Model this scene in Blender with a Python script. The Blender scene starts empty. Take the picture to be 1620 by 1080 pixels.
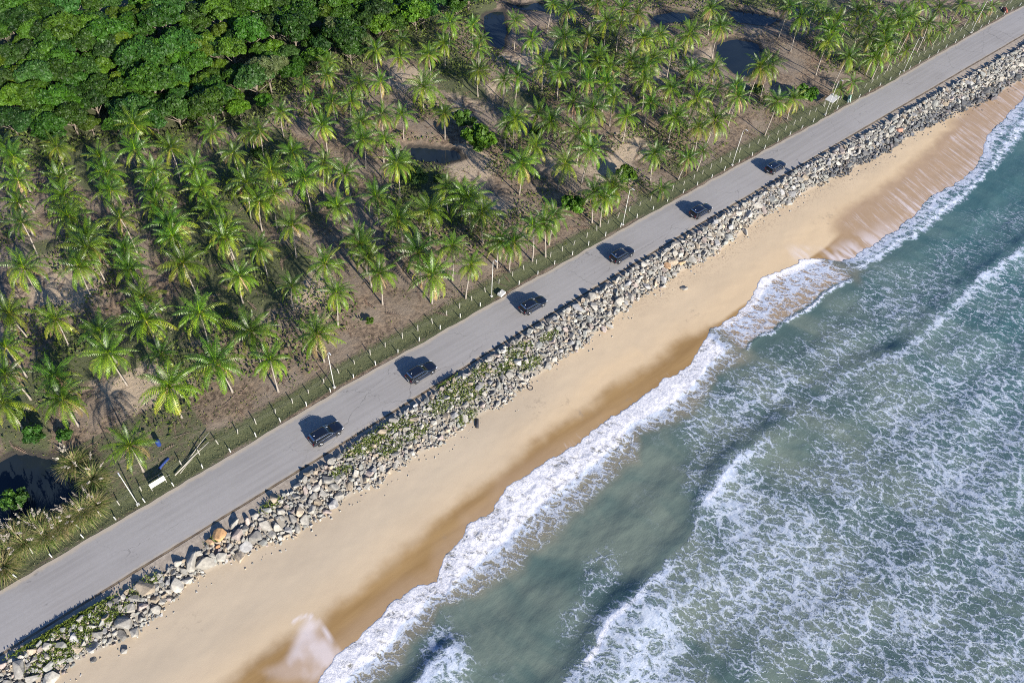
import bpy, bmesh, math, random
import numpy as np
from mathutils import Matrix, Vector

random.seed(7)
RNG = np.random.default_rng(11)
C = bpy.context.scene.collection
SC = bpy.context.scene

# ------------------------------------------------------------------ camera, sky, sun, exposure
cam_data = bpy.data.cameras.new('camera')
cam = bpy.data.objects.new('camera', cam_data)
C.objects.link(cam)
cam_data.sensor_width = 36.0
cam_data.lens = 28.0
cam_data.clip_end = 9000.0
cam.matrix_world = Matrix((( 0.768577, 0.463132, -0.441358, 0.0),
                           (-0.637925, 0.606963, -0.473970, 0.0),
                           ( 0.048377, 0.645836,  0.761942, 100.0),
                           (0, 0, 0, 1)))
SC.camera = cam

SUN_EL = math.radians(23.5)
SUN_DIR = Vector((-0.06, -1.0, math.tan(SUN_EL))).normalized()
world = bpy.data.worlds.new('World')
SC.world = world
world.use_nodes = True
wn = world.node_tree
bg = wn.nodes['Background']
sky = wn.nodes.new('ShaderNodeTexSky')
sky.sky_type = 'NISHITA'
sky.sun_disc = False
sky.sun_elevation = SUN_EL
sky.sun_rotation = math.radians(183.4)
sky.air_density = 1.0
sky.dust_density = 0.6
sky.ozone_density = 3.0
tint = wn.nodes.new('ShaderNodeMixRGB'); tint.blend_type = 'MULTIPLY'; tint.inputs[0].default_value = 1.0
tint.inputs[2].default_value = (.72, .98, 1.38, 1)          # clear deep blue sky
wn.links.new(sky.outputs[0], tint.inputs[1])
wn.links.new(tint.outputs[0], bg.inputs[0])
bg.inputs[1].default_value = 0.065

sun_data = bpy.data.lights.new('sun', 'SUN')
sun_data.energy = 5.0
sun_data.angle = math.radians(0.5)
sun_data.color = (1.0, 0.93, 0.82)
sun = bpy.data.objects.new('sun', sun_data)
C.objects.link(sun)
sun.rotation_euler = SUN_DIR.to_track_quat('Z', 'Y').to_euler()
sun.location = (0, -50, 200)

SC.view_settings.view_transform = 'Standard'
SC.view_settings.look = 'None'
SC.view_settings.gamma = 1.0
SC.view_settings.exposure = 0.88
SC.render.engine = 'CYCLES'
SC.cycles.max_bounces = 6
SC.cycles.pixel_filter_type = 'BLACKMAN_HARRIS'
SC.cycles.filter_width = 1.0
SC.cycles.use_denoising = False
SC.cycles.transparent_max_bounces = 8

# ------------------------------------------------------------------ surveyed positions, metres (x along the road, y inland, z up)
PALMS = [(9.7,145.4,7.3), (17.0,145.7,7.3), (31.1,144.5,7.3), (14.1,136.3,7.3), (8.1,138.5,7.3), (22.0,137.4,7.3), (27.6,134.8,7.3), (41.9,133.4,7.3), (48.2,130.8,6.2), (41.4,124.0,7.3),
(32.9,131.3,7.3), (34.0,124.1,7.3), (21.3,132.4,7.3), (19.7,127.0,7.3), (12.8,130.4,7.3), (26.0,122.9,7.3), (27.6,126.7,7.3), (32.7,119.0,7.3), (39.4,114.8,7.3), (31.7,112.7,7.3),
(6.2,133.2,7.3), (5.0,127.6,7.3), (11.6,124.7,7.3), (12.3,117.7,7.3), (18.1,118.3,7.3), (24.4,118.7,7.3), (24.3,112.7,7.3), (23.1,109.1,7.3), (29.7,104.1,7.3), (31.0,106.7,7.3),
(15.8,110.7,7.3), (14.5,106.3,7.3), (21.8,102.6,7.3), (8.5,111.8,7.3), (10.9,114.0,7.3), (1.6,116.4,7.3), (27.8,95.3,7.3), (9.4,150.7,7.3), (-3.4,109.1,7.3), (1.7,103.7,7.3),
(13.8,99.8,7.3), (12.2,95.4,7.3), (5.9,96.0,7.3), (5.1,91.4,7.3), (11.2,87.8,7.3), (19.1,91.3,7.3), (16.5,80.8,7.3), (9.5,80.3,7.3), (-5.9,102.1,7.3), (-7.6,97.5,6.6),
(-2.2,92.8,6.6), (-2.9,88.4,6.6), (-9.5,92.5,6.6), (23.5,83.0,7.3), (1.3,75.3,6.6), (39.8,88.7,7.3), (33.2,88.3,7.3), (38.0,82.5,7.3), (45.8,82.0,7.3), (52.7,76.9,7.3),
(31.3,77.1,7.3), (23.0,76.2,7.3), (44.7,115.8,7.3), (48.2,109.8,7.3), (53.4,111.8,7.3), (55.4,108.0,7.3), (64.2,103.9,7.3), (56.1,98.6,7.3), (48.9,99.6,7.3), (40.5,100.7,7.3),
(39.0,109.5,7.3), (41.7,108.8,7.3), (55.6,90.9,7.3), (61.6,90.3,7.3), (67.7,93.4,7.3), (69.0,90.8,7.3), (69.2,88.5,7.3), (68.3,83.6,7.3), (66.4,76.0,7.3), (46.9,89.4,7.3),
(47.8,91.8,7.3), (46.5,86.5,7.3), (53.6,82.1,7.3), (58.8,79.7,7.3), (58.6,74.2,7.3), (33.4,99.1,7.3), (84.1,141.2,6.2), (87.1,136.5,6.2), (91.7,142.5,6.2), (103.8,140.3,6.2),
(106.8,135.7,7.3), (104.8,130.3,7.3), (97.9,134.9,6.2), (92.3,132.9,6.2), (101.2,126.9,7.3), (96.7,120.7,7.3), (98.8,114.7,7.3), (73.1,143.2,6.2), (64.9,139.3,6.2),
(70.2,138.6,6.2), (77.9,130.2,6.2), (74.3,132.7,6.2), (84.6,124.0,6.2), (55.7,132.0,6.2), (60.0,123.6,6.2), (75.0,118.2,6.2), (81.9,113.2,6.2), (66.6,120.2,6.2), (63.7,114.6,6.2),
(67.7,113.5,6.2), (49.3,128.7,6.2), (68.9,127.4,6.2), (66.1,130.0,6.2), (71.9,120.4,6.2), (89.6,102.5,7.3), (62.7,132.4,6.2), (51.5,120.4,6.2), (128.4,132.3,7.3),
(130.3,129.2,7.3), (138.4,127.4,7.3), (136.0,117.0,7.3), (142.1,117.5,7.3), (160.6,110.5,7.3), (154.0,102.2,7.3), (147.1,105.2,7.3), (140.2,108.2,7.3), (137.2,101.9,7.3),
(141.3,121.7,7.3), (134.5,120.2,7.3), (115.1,124.5,7.3), (116.5,132.2,7.3), (125.7,117.2,7.3), (123.9,111.2,7.3), (134.9,108.5,7.3), (116.5,109.9,7.3), (120.5,108.7,7.3),
(130.6,101.6,7.3), (126.1,103.9,7.3), (127.0,100.1,7.3), (110.7,110.3,7.3), (109.9,114.6,7.3), (101.1,113.1,7.3), (121.0,105.2,7.3), (134.7,93.4,7.3), (125.7,91.3,7.3),
(140.2,91.8,7.3), (138.3,83.9,7.3), (134.8,80.5,7.3), (133.9,85.5,7.3), (145.9,84.0,8.4), (113.2,95.9,7.3), (105.4,99.9,7.3), (106.8,95.6,7.3), (111.3,90.2,7.3), (119.0,90.9,7.3),
(119.1,84.1,7.3), (126.6,84.9,7.3), (120.0,78.6,7.3), (124.6,78.0,7.3), (97.4,98.0,7.3), (99.0,91.1,7.3), (88.9,92.8,7.3), (96.2,85.5,7.3), (90.1,85.6,7.3), (106.5,78.0,7.3),
(116.0,101.1,7.3), (122.6,96.5,7.3), (112.7,103.5,7.3), (120.4,119.6,7.3), (91.2,101.9,7.3), (97.2,101.6,7.3), (83.0,90.2,7.3), (110.1,72.5,7.3), (114.7,72.6,7.3), (92.9,75.6,7.3),
(88.0,75.5,7.3), (89.1,73.8,7.3), (100.0,69.7,7.3), (78.2,75.8,7.3), (73.1,75.5,7.3), (75.0,74.7,7.3), (67.6,74.0,7.3), (149.2,83.8,8.4), (139.2,73.9,8.4), (142.9,72.6,8.4),
(168.2,82.0,8.4), (165.6,74.9,8.4), (171.4,92.4,8.4), (174.8,98.2,8.4), (180.9,94.8,8.4), (173.8,85.0,8.4), (179.1,87.1,8.4), (187.7,87.5,8.4), (191.2,86.3,8.4), (187.4,81.4,8.4),
(177.9,77.3,8.4), (184.2,77.2,8.4), (172.7,72.2,8.4), (174.8,69.4,8.4), (181.4,69.5,8.4), (195.5,81.0,8.4), (196.0,78.1,8.4), (205.2,75.6,8.4), (196.3,73.1,8.4), (200.2,69.7,8.4),
(189.8,68.0,8.4), (194.7,67.1,8.4), (209.9,69.7,8.4), (214.3,68.2,8.4), (159.5,68.3,8.4), (154.5,66.4,8.4), (178.5,73.5,8.4), (181.6,82.5,8.4), (177.2,89.9,8.4), (219.4,68.6,8.4),
(202.8,79.9,8.4), (213.1,74.0,8.4), (189.9,74.0,8.4), (190.8,78.0,8.4)]
FOAM = [(166.6,35.4,0.05), (159.9,40.4,0.05), (171.2,32.1,0.15), (142.3,38.6,0.05), (148.7,33.8,0.1), (155.1,29.1,0.2), (160.5,25.1,0.35), (129.5,39.0,0.05), (135.6,34.4,0.1),
(141.8,29.8,0.35), (148.0,25.2,0.3), (153.2,21.3,0.45), (118.6,38.6,0.05), (124.5,34.2,0.2), (130.4,29.7,0.4), (136.3,25.3,0.3), (141.3,21.5,0.5), (146.3,17.7,0.4),
(107.4,39.0,0.05), (113.0,34.7,0.15), (118.7,30.4,0.45), (124.5,26.1,0.35), (129.3,22.4,0.5), (135.0,18.1,0.3), (139.9,14.4,0.35), (97.8,38.6,0.05), (103.2,34.5,0.15),
(108.7,30.3,0.4), (114.2,26.1,0.4), (118.9,22.6,0.3), (123.5,19.1,0.4), (129.1,14.8,0.35), (133.8,11.2,0.45), (88.8,38.3,0.05), (94.0,34.3,0.2), (100.2,29.6,0.45),
(105.5,25.5,0.4), (110.9,21.4,0.3), (116.3,17.3,0.4), (121.7,13.1,0.45), (127.2,8.9,0.55), (80.3,38.0,0.15), (85.3,34.1,0.3), (90.4,30.2,0.45), (95.6,26.2,0.4), (99.9,22.9,0.3),
(104.2,19.6,0.4), (109.4,15.6,0.4), (114.7,11.5,0.5), (121.8,6.1,0.6), (71.4,38.4,0.1), (76.3,34.6,0.4), (81.3,30.7,0.5), (86.2,26.9,0.4), (91.2,23.0,0.25), (95.4,19.8,0.3),
(101.3,15.3,0.4), (106.4,11.3,0.5), (113.2,6.1,0.6), (117.5,2.7,0.6), (67.0,35.6,0.1), (71.8,31.9,0.45), (76.6,28.2,0.4), (81.4,24.4,0.25), (86.2,20.7,0.15), (90.3,17.5,0.15),
(95.2,13.7,0.45), (101.0,9.2,0.55), (106.8,4.7,0.6), (112.6,0.2,0.6), (59.7,35.4,0.02), (64.4,31.8,0.05), (68.2,28.8,0.3), (72.1,25.7,0.35), (75.2,23.3,0.1), (80.0,19.6,0.1),
(83.9,16.5,0.5), (91.1,11.0,0.6), (99.1,4.7,0.6), (107.2,-1.6,0.55), (53.6,34.6,0.02), (61.1,28.7,0.05), (64.9,25.8,0.5), (67.9,23.4,0.4), (70.2,21.6,0.6), (74.0,18.6,0.2),
(78.6,15.0,0.5), (85.5,9.6,0.55), (94.9,2.3,0.6), (102.8,-3.9,0.55), (49.9,32.2,0.02), (58.7,25.3,0.02), (62.4,22.4,0.5), (65.3,20.0,0.75), (69.8,16.5,0.6), (75.8,11.8,0.5),
(83.3,5.9,0.55), (90.9,-0.1,0.6), (98.6,-6.1,0.55), (39.4,34.1,0.05), (45.0,29.7,0.02), (50.0,25.8,0.02), (55.7,21.3,0.02), (58.5,19.0,0.3), (62.1,16.2,0.75), (67.9,11.6,0.7),
(73.0,7.6,0.4), (78.8,3.0,0.6), (86.2,-2.8,0.6), (93.6,-8.7,0.55), (33.0,33.2,0.02), (39.8,27.9,0.02), (43.2,25.1,0.4), (46.6,22.4,0.1), (49.4,20.2,0.1), (52.8,17.5,0.5),
(57.0,14.2,0.75), (64.0,8.6,0.75), (71.0,3.0,0.55), (78.1,-2.6,0.55), (85.3,-8.3,0.6), (89.6,-11.8,0.55), (32.0,29.4,0.02), (37.3,25.2,0.05), (40.7,22.5,0.6), (43.0,20.7,0.6),
(46.7,17.7,0.75), (50.8,14.5,0.75), (56.2,10.2,0.75), (63.1,4.7,0.7), (67.9,0.9,0.5), (78.3,-7.5,0.55), (86.1,-13.6,0.5), (24.6,30.9,0.05), (28.5,27.8,0.02), (31.8,25.3,0.02),
(36.3,21.6,0.3), (38.9,19.5,0.85), (44.2,15.3,0.85), (48.2,12.2,0.45), (54.8,6.8,0.65), (61.5,1.5,0.5), (68.3,-3.9,0.5), (75.1,-9.4,0.55), (81.9,-14.8,0.5), (15.9,32.7,0.05),
(19.7,29.7,0.8), (22.8,27.2,0.02), (29.1,22.2,0.02), (32.3,19.6,0.1), (34.2,18.1,0.6), (38.6,14.5,0.9), (42.5,11.4,0.8), (45.7,8.8,0.2), (48.9,6.3,0.2), (53.5,2.6,0.5),
(59.3,-2.1,0.45), (65.9,-7.4,0.5), (72.5,-12.7,0.5), (77.9,-17.0,0.5), (14.1,30.2,0.05), (17.2,27.7,0.7), (21.5,24.3,0.1), (27.7,19.3,0.02), (32.0,15.8,0.7), (37.6,11.3,0.9),
(41.4,8.3,0.7), (45.2,5.2,0.15), (49.0,2.1,0.3), (55.4,-3.0,0.45), (61.8,-8.2,0.5), (71.5,-16.0,0.45)]
SHORE = [(3.8,36.1), (5.0,36.6), (7.7,37.3), (10.2,37.8), (11.8,38.1), (15.9,38.5), (20.4,39.2), (24.7,38.0), (27.3,40.1), (31.4,40.4), (32.9,41.7), (37.3,41.4), (41.0,43.1), (45.0,42.7),
(49.4,42.7), (55.5,42.3), (61.1,42.4), (66.5,42.1), (74.4,42.5), (80.3,42.2), (85.0,43.9), (89.2,45.1), (96.2,44.5), (100.7,46.0), (106.5,47.7), (111.9,46.8), (118.3,45.6),
(122.7,41.5), (125.7,40.7), (135.6,40.1), (144.9,40.2), (154.2,41.5), (165.1,40.5), (174.9,41.5), (185.4,45.4), (196.2,46.8), (203.9,47.7), (213.4,49.3)]
SEAEDGE = [(7.4,33.2), (10.0,33.0), (14.5,33.4), (19.3,34.7), (22.7,35.2), (27.8,35.0), (34.1,34.7), (38.0,35.2), (44.8,36.2), (49.9,36.2), (59.6,36.6), (63.4,38.4), (72.6,36.7),
(78.9,38.2), (86.3,39.0), (94.6,38.9), (101.2,38.5), (110.3,38.3), (119.6,37.9), (131.3,37.2), (141.7,36.7), (153.2,36.5), (164.4,37.1), (178.5,38.9), (195.0,41.5), (203.9,42.9)]
WETLINE = [(-5.3,43.2), (-1.2,43.2), (5.3,44.0), (15.3,43.5), (26.1,44.3), (35.8,45.4), (47.9,47.0), (59.3,46.4), (70.7,46.4), (80.3,46.8), (85.1,46.7), (95.7,47.2), (108.4,48.7),
(117.5,48.3), (124.3,48.8), (136.0,49.6), (149.6,49.5), (159.6,49.7), (168.7,50.6), (179.0,52.0), (192.4,54.8)]
CREST = [(33.6,17.5), (38.9,19.5), (42.1,19.7), (51.4,19.8), (55.7,20.0), (62.4,23.6), (72.9,25.1), (88.7,25.0), (101.6,24.1), (114.6,21.2), (132.7,21.8), (143.0,22.4), (156.0,21.4)]
TOE = [(-20.4,56.5), (-15.4,55.8), (-10.2,55.1), (-6.7,55.8), (-0.8,57.5), (4.1,56.5), (11.1,55.6), (14.7,55.2), (22.8,55.1), (29.1,54.8), (36.0,54.9), (43.2,55.1), (50.5,54.8),
(62.0,55.6), (72.7,56.2), (83.3,57.5), (93.5,57.7), (103.1,56.9), (117.9,58.2), (131.6,57.7), (143.5,56.7), (158.2,55.5), (178.6,55.4), (194.7,53.2), (214.8,52.5)]
PONDS = [[(-16.5,89.5), (-11.5,89.5), (-7.6,85.5), (-5.0,80.0), (-6.2,77.6), (-10.2,77.2), (-14.5,76.8), (-19.0,76.8), (-22.0,80.0)],[(74.3,116.7), (79.0,112.2), (82.7,109.5), (82.0,105.8),
(76.9,107.0), (73.2,111.8)],[(121.0,150.2), (128.1,149.3), (122.5,141.6), (115.2,134.0), (113.2,137.2), (116.6,143.8)],[(159.8,106.6), (166.6,104.8), (169.4,100.0), (164.2,94.6),
(155.4,90.6), (153.1,94.5), (155.0,101.1)],[(156.2,125.0), (162.6,123.8), (166.9,120.0), (162.8,117.4), (155.7,120.7)],[(175.7,115.6), (181.7,109.9), (185.2,104.3), (178.5,104.2),
(172.6,109.8)],[(129.6,151.1), (138.2,146.0), (143.5,140.8), (137.9,140.7), (130.2,146.7)]]
WOOD = [(4.7,166.9), (10.6,163.4), (15.3,156.0), (20.1,152.5), (26.7,151.9), (29.9,148.8), (38.1,143.7), (45.7,145.4), (49.8,139.7), (56.1,140.8), (61.1,144.4), (70.4,150.0),
(79.9,148.2), (89.2,148.3), (101.4,150.3), (110.0,151.8), (119.5,146.5), (127.0,151.5), (137.0,168.4), (26.4,241.8)]
BUSHES = [(84.6,105.3,2.9), (87.7,113.9,2.4), (68.0,104.3,2.6), (102.8,80.6,2.2), (87.5,79.9,2.2), (156.0,76.8,2.6), (41.5,79.4,0.7), (-8.2,89.6,1.6), (-9.2,94.6,1.4), (-5.4,87.4,1.2),
(149.0,84.9,1.8), (52.0,107.3,1.5), (-14.4,81.6,1.8), (-1.9,91.9,0.9), (70.7,111.5,1.8), (97.5,102.6,1.5), (72.8,102.5,1.4), (48.1,129.2,1.6)]
SANDY = [(124.2,130.0), (115.4,129.2), (115.5,122.4), (106.1,122.5), (99.8,123.8), (118.6,117.0), (91.3,136.2), (92.9,128.7), (91.9,120.4), (3.5,94.1), (6.3,93.6), (2.5,96.4), (37.4,95.9),
(39.1,96.6), (112.2,86.1), (102.3,85.5), (108.8,84.6), (77.5,91.5), (80.8,103.7), (94.0,91.6), (5.9,115.9), (1.8,119.0), (7.5,89.5), (136.9,104.1), (151.9,103.7), (71.9,100.3)]
PAMPAS = [(-17.3,74.2), (-15.3,74.1), (-12.7,73.4), (-11.1,73.5), (-9.3,73.7), (-7.7,73.6), (-6.1,73.8), (-15.9,75.9), (-5.8,82.1), (-4.7,78.0), (-18.4,72.3), (-13.2,75.5)]
CREEP = [(-18.3,60.8,1.4), (-16.1,60.6,1.4), (-13.9,60.3,1.3), (-12.3,58.5,1.2), (-15.7,57.7,1.3), (-17.9,57.6,1.2), (-9.3,58.1,0.8), (-5.5,59.3,0.9), (44.6,60.1,1.2), (46.2,58.1,1.2),
(41.3,58.9,1.2), (43.6,55.6,0.9), (30.5,60.0,1.2), (28.1,59.7,1.1), (31.0,57.5,1), (57.5,60.0,1.1), (57.8,57.2,1), (53.7,58.7,1), (35.5,57.5,0.9), (26.1,59.9,0.8), (34.7,59.6,0.9),
(63.8,59.4,0.8), (22.9,58.3,0.8), (-11.5,60.4,1.2), (12.5,59.5,0.7), (4.3,59.9,0.6), (44.2,62.8,0.9), (49.7,60.2,1)]
BEACHOBJ = [(44.0,54.8), (55.2,54.4), (-11.0,53.7)]
FILM = [(0.7,41.7), (2.8,41.1), (4.7,41.1), (6.2,42.4), (8.0,43.6), (8.9,43.9), (9.5,42.7), (9.4,41.1), (9.1,39.6), (9.0,37.2), (7.4,36.9), (5.6,36.8), (2.3,38.8)]
FILMEDGE = [(6.9,44.5), (8.1,44.5), (9.2,43.7), (9.7,42.2), (9.5,40.8), (9.3,38.7), (9.3,36.9)]

# ------------------------------------------------------------------ helpers
def prof(pairs):
    xs = np.array([p[0] for p in pairs], float); ys = np.array([p[1] for p in pairs], float)
    o = np.argsort(xs)
    return lambda x: np.interp(x, xs[o], ys[o])

ROAD_SEA = prof([(-400, 60.4), (-60, 61.0), (-22, 61.7), (21, 62.2), (60, 62.9), (106, 63.0), (231, 61.7), (400, 60.0), (900, 60)])
ROAD_LAND = prof([(-400, 68.6), (-60, 69.2), (-20, 69.9), (4, 70.2), (31, 71.1), (93, 71.1), (125, 70.6), (173, 69.8), (247, 69.9), (400, 68.6), (900, 68.6)])
ROCK_TOP = prof([(-400, 59), (-60, 59.6), (-23, 60.2), (-14, 60.1), (-7, 59.9), (3, 59.7), (13, 59.8), (19, 60.8), (29, 61.1), (63, 62.0), (106, 61.9), (135, 61.8), (165, 60.6), (224, 58.9), (300, 58), (900, 58)])
CREST_H = prof([(-900, .20), (-25, .20), (-13, .18), (-10, .02), (15, .0), (19, .18), (112, .20), (116, .05), (121, .05), (125, .20), (900, .26)])
ROCK_TOE = prof([(-400, 56), (-60, 56.5)] + TOE + [(300, 52), (900, 52)])
SHORE_F = prof([(-900, 36), (-60, 35), (-20, 35.2)] + SHORE + [(240, 50), (900, 50)])
SEAEDGE_F = prof([(-900, 33), (-60, 32), (-20, 32.5)] + SEAEDGE + [(240, 45), (900, 45)])
WET_F = prof([(-900, 42), (-60, 42.5)] + WETLINE + [(205, 57), (900, 58)])
CREST_F = prof([(-900, 12), (-60, 12), (0, 14)] + CREST + [(200, 22.5), (900, 23)])

_PERM = RNG.permutation(256)
_VALS = RNG.random(256)
def vnoise(x, y):
    xi = np.floor(x).astype(int); yi = np.floor(y).astype(int)
    xf = x - xi; yf = y - yi
    u = xf*xf*(3-2*xf); v = yf*yf*(3-2*yf)
    def h(a, b): return _VALS[_PERM[(a + _PERM[b & 255]) & 255]]
    return (h(xi, yi)*(1-u) + h(xi+1, yi)*u)*(1-v) + (h(xi, yi+1)*(1-u) + h(xi+1, yi+1)*u)*v
def fbm(x, y, octaves=4):
    s = 0.0; a = 0.5; t = 0.0
    for k in range(octaves):
        s = s + a*vnoise(x*2**k + 17.3*k, y*2**k + 5.1*k); t += a; a *= 0.5
    return s/t
def sstep(a, b, x):
    t = np.clip((x-a)/(b-a), 0, 1); return t*t*(3-2*t)
def inside(poly, x, y):
    r = np.zeros(np.shape(x), bool); n = len(poly)
    for i in range(n):
        x0, y0 = poly[i]; x1, y1 = poly[(i+1) % n]
        c = ((y0 > y) != (y1 > y)) & (x < (x1-x0)*(y-y0)/((y1-y0) or 1e-9) + x0)
        r ^= c
    return r
def poly_dist(poly, x, y):
    d = np.full(np.shape(x), 1e9); n = len(poly)
    for i in range(n):
        ax, ay = poly[i]; bx, by = poly[(i+1) % n]
        L = (bx-ax)**2 + (by-ay)**2 + 1e-9
        t = np.clip(((x-ax)*(bx-ax) + (y-ay)*(by-ay))/L, 0, 1)
        d = np.minimum(d, np.hypot(x-ax-t*(bx-ax), y-ay-t*(by-ay)))
    return d
SM_X = np.arange(-900, 901, 1.0)
_sm = np.convolve(np.pad(SHORE_F(SM_X), 12, mode='edge'), np.ones(25)/25, 'valid')
SHORE_SM = lambda x: np.interp(x, SM_X, _sm)
def beach_z(x, y):
    z = -3.05 + 0.085*(y - SHORE_SM(x))
    return np.maximum(z, -9.0)

class NB:
    """a small node builder"""
    def __init__(self, name):
        self.m = bpy.data.materials.new(name); self.m.use_nodes = True
        self.t = self.m.node_tree; self.b = self.t.nodes['Principled BSDF']; self.out = self.t.nodes['Material Output']
    def put(self, sock, v):
        if isinstance(v, bpy.types.NodeSocket): self.t.links.new(v, sock)
        elif isinstance(v, (tuple, list)) and len(v) == 3 and sock.type == 'RGBA': sock.default_value = (*v, 1)
        else: sock.default_value = v
    def n(self, typ, ins=(), **kw):
        nd = self.t.nodes.new(typ)
        for k, v in kw.items(): setattr(nd, k, v)
        for k, v in (ins.items() if isinstance(ins, dict) else enumerate(ins)):
            if v is not None: self.put(nd.inputs[k], v)
        return nd
    def mt(self, op, a, b=None, c=None, clamp=False):
        return self.n('ShaderNodeMath', [a, b, c], operation=op, use_clamp=clamp).outputs[0]
    def vm(self, op, a, b): return self.n('ShaderNodeVectorMath', [a, b], operation=op).outputs[0]
    def mix(self, f, a, b, mode='MIX'):
        return self.n('ShaderNodeMixRGB', [f, a, b], blend_type=mode).outputs[0]
    def ss(self, v, lo, hi, a=0.0, b=1.0):
        nd = self.n('ShaderNodeMapRange', {0: v, 1: lo, 2: hi, 3: a, 4: b}, interpolation_type='SMOOTHSTEP'); return nd.outputs[0]
    def noise(self, scale, detail=4.0, rough=0.55, vec=None, dist=0.0, out=0):
        nd = self.n('ShaderNodeTexNoise', {'Scale': scale, 'Detail': detail, 'Roughness': rough, 'Distortion': dist})
        if vec is not None: self.put(nd.inputs['Vector'], vec)
        return nd.outputs[out]
    def voro(self, scale, feature='DISTANCE_TO_EDGE', vec=None, out=0):
        nd = self.n('ShaderNodeTexVoronoi', feature=feature); self.put(nd.inputs['Scale'], scale)
        if vec is not None: self.put(nd.inputs['Vector'], vec)
        return nd.outputs[out]
    def attr(self, name, out='Fac'): return self.n('ShaderNodeAttribute', attribute_name=name).outputs[out]
    def pos(self): return self.n('ShaderNodeNewGeometry').outputs['Position']
    def scaled(self, v, s, rot=0.0):
        if rot:
            r = self.n('ShaderNodeMapping'); self.put(r.inputs[0], v); r.inputs[2].default_value = (0, 0, rot); v = r.outputs[0]
        nd = self.n('ShaderNodeMapping'); self.put(nd.inputs[0], v); nd.inputs[3].default_value = s; return nd.outputs[0]
    def rnd(self): return self.n('ShaderNodeObjectInfo').outputs['Random']
    def bump(self, h, strength=0.4, dist=0.1):
        nd = self.n('ShaderNodeBump', {'Height': h, 'Strength': strength, 'Distance': dist}); return nd.outputs[0]
    def done(self, color=None, rough=None, normal=None, **kw):
        if color is not None: self.put(self.b.inputs['Base Color'], color)
        if rough is not None: self.put(self.b.inputs['Roughness'], rough)
        if normal is not None: self.put(self.b.inputs['Normal'], normal)
        for k, v in kw.items(): self.put(self.b.inputs[k.replace('_', ' ')], v)
        return self.m

def plain(name, col, rough=0.6, var=0.12, scale=3.0, metallic=0.0):
    b = NB(name)
    f = b.noise(scale, 5, 0.6, b.n('ShaderNodeTexCoord').outputs['Object'])
    lo = tuple(c*(1-var) for c in col); hi = tuple(min(1, c*(1+var)) for c in col)
    return b.done(b.mix(f, lo, hi), rough, Metallic=metallic)

def mesh_np(name, V, F, mats=(), attrs=None, col=None, smooth=False):
    """V (n,3), F (m,3) or (m,4) arrays -> mesh with point attributes"""
    V = np.ascontiguousarray(V, np.float32); F = np.ascontiguousarray(F, np.int32)
    me = bpy.data.meshes.new(name); k = F.shape[1]
    me.vertices.add(len(V)); me.vertices.foreach_set('co', V.ravel())
    me.loops.add(F.size); me.loops.foreach_set('vertex_index', F.ravel())
    me.polygons.add(len(F)); me.polygons.foreach_set('loop_start', np.arange(0, F.size, k, dtype=np.int32))
    try: me.polygons.foreach_set('loop_total', np.full(len(F), k, np.int32))
    except Exception: pass
    me.update(calc_edges=True)
    me.polygons.foreach_set('use_smooth', np.full(len(F), smooth, bool))
    for k2, a in (attrs or {}).items():
        at = me.attributes.new(k2, 'FLOAT', 'POINT'); at.data.foreach_set('value', np.ascontiguousarray(a, np.float32).ravel())
    if col is not None:
        at = me.attributes.new('Col', 'FLOAT_COLOR', 'POINT')
        c = np.ones((len(V), 4), np.float32); c[:, :3] = col; at.data.foreach_set('color', c.ravel())
    for m in (mats if isinstance(mats, (list, tuple)) else [mats]): me.materials.append(m)
    me.validate(); return me

def grid(xs, ys):
    X, Y = np.meshgrid(xs, ys, indexing='ij'); nx, ny = X.shape
    i = (np.arange(nx-1)[:, None]*ny + np.arange(ny-1)[None, :]).ravel()
    return X.ravel(), Y.ravel(), np.stack([i, i+ny, i+ny+1, i+1], 1)

def link(name, me, parent=None, loc=(0, 0, 0), rot=(0, 0, 0), sc=(1, 1, 1)):
    o = bpy.data.objects.new(name, me); C.objects.link(o)
    o.parent = parent; o.location = loc; o.rotation_euler = rot
    o.scale = sc if isinstance(sc, (tuple, list)) else (sc, sc, sc)
    return o
def tag(o, label=None, cat=None, group=None, kind=None):
    for k, v in (('label', label), ('category', cat), ('group', group), ('kind', kind)):
        if v: o[k] = v
    return o
ORD = {1: 'first', 2: 'second', 3: 'third', 4: 'fourth', 5: 'fifth', 6: 'sixth', 7: 'seventh', 8: 'eighth', 9: 'ninth', 10: 'tenth', 11: 'eleventh', 12: 'twelfth'}
def ordn(i):
    if i in ORD: return ORD[i]
    return '%d%s' % (i, 'th' if 10 <= i % 100 <= 20 else {1: 'st', 2: 'nd', 3: 'rd'}.get(i % 10, 'th'))

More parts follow.
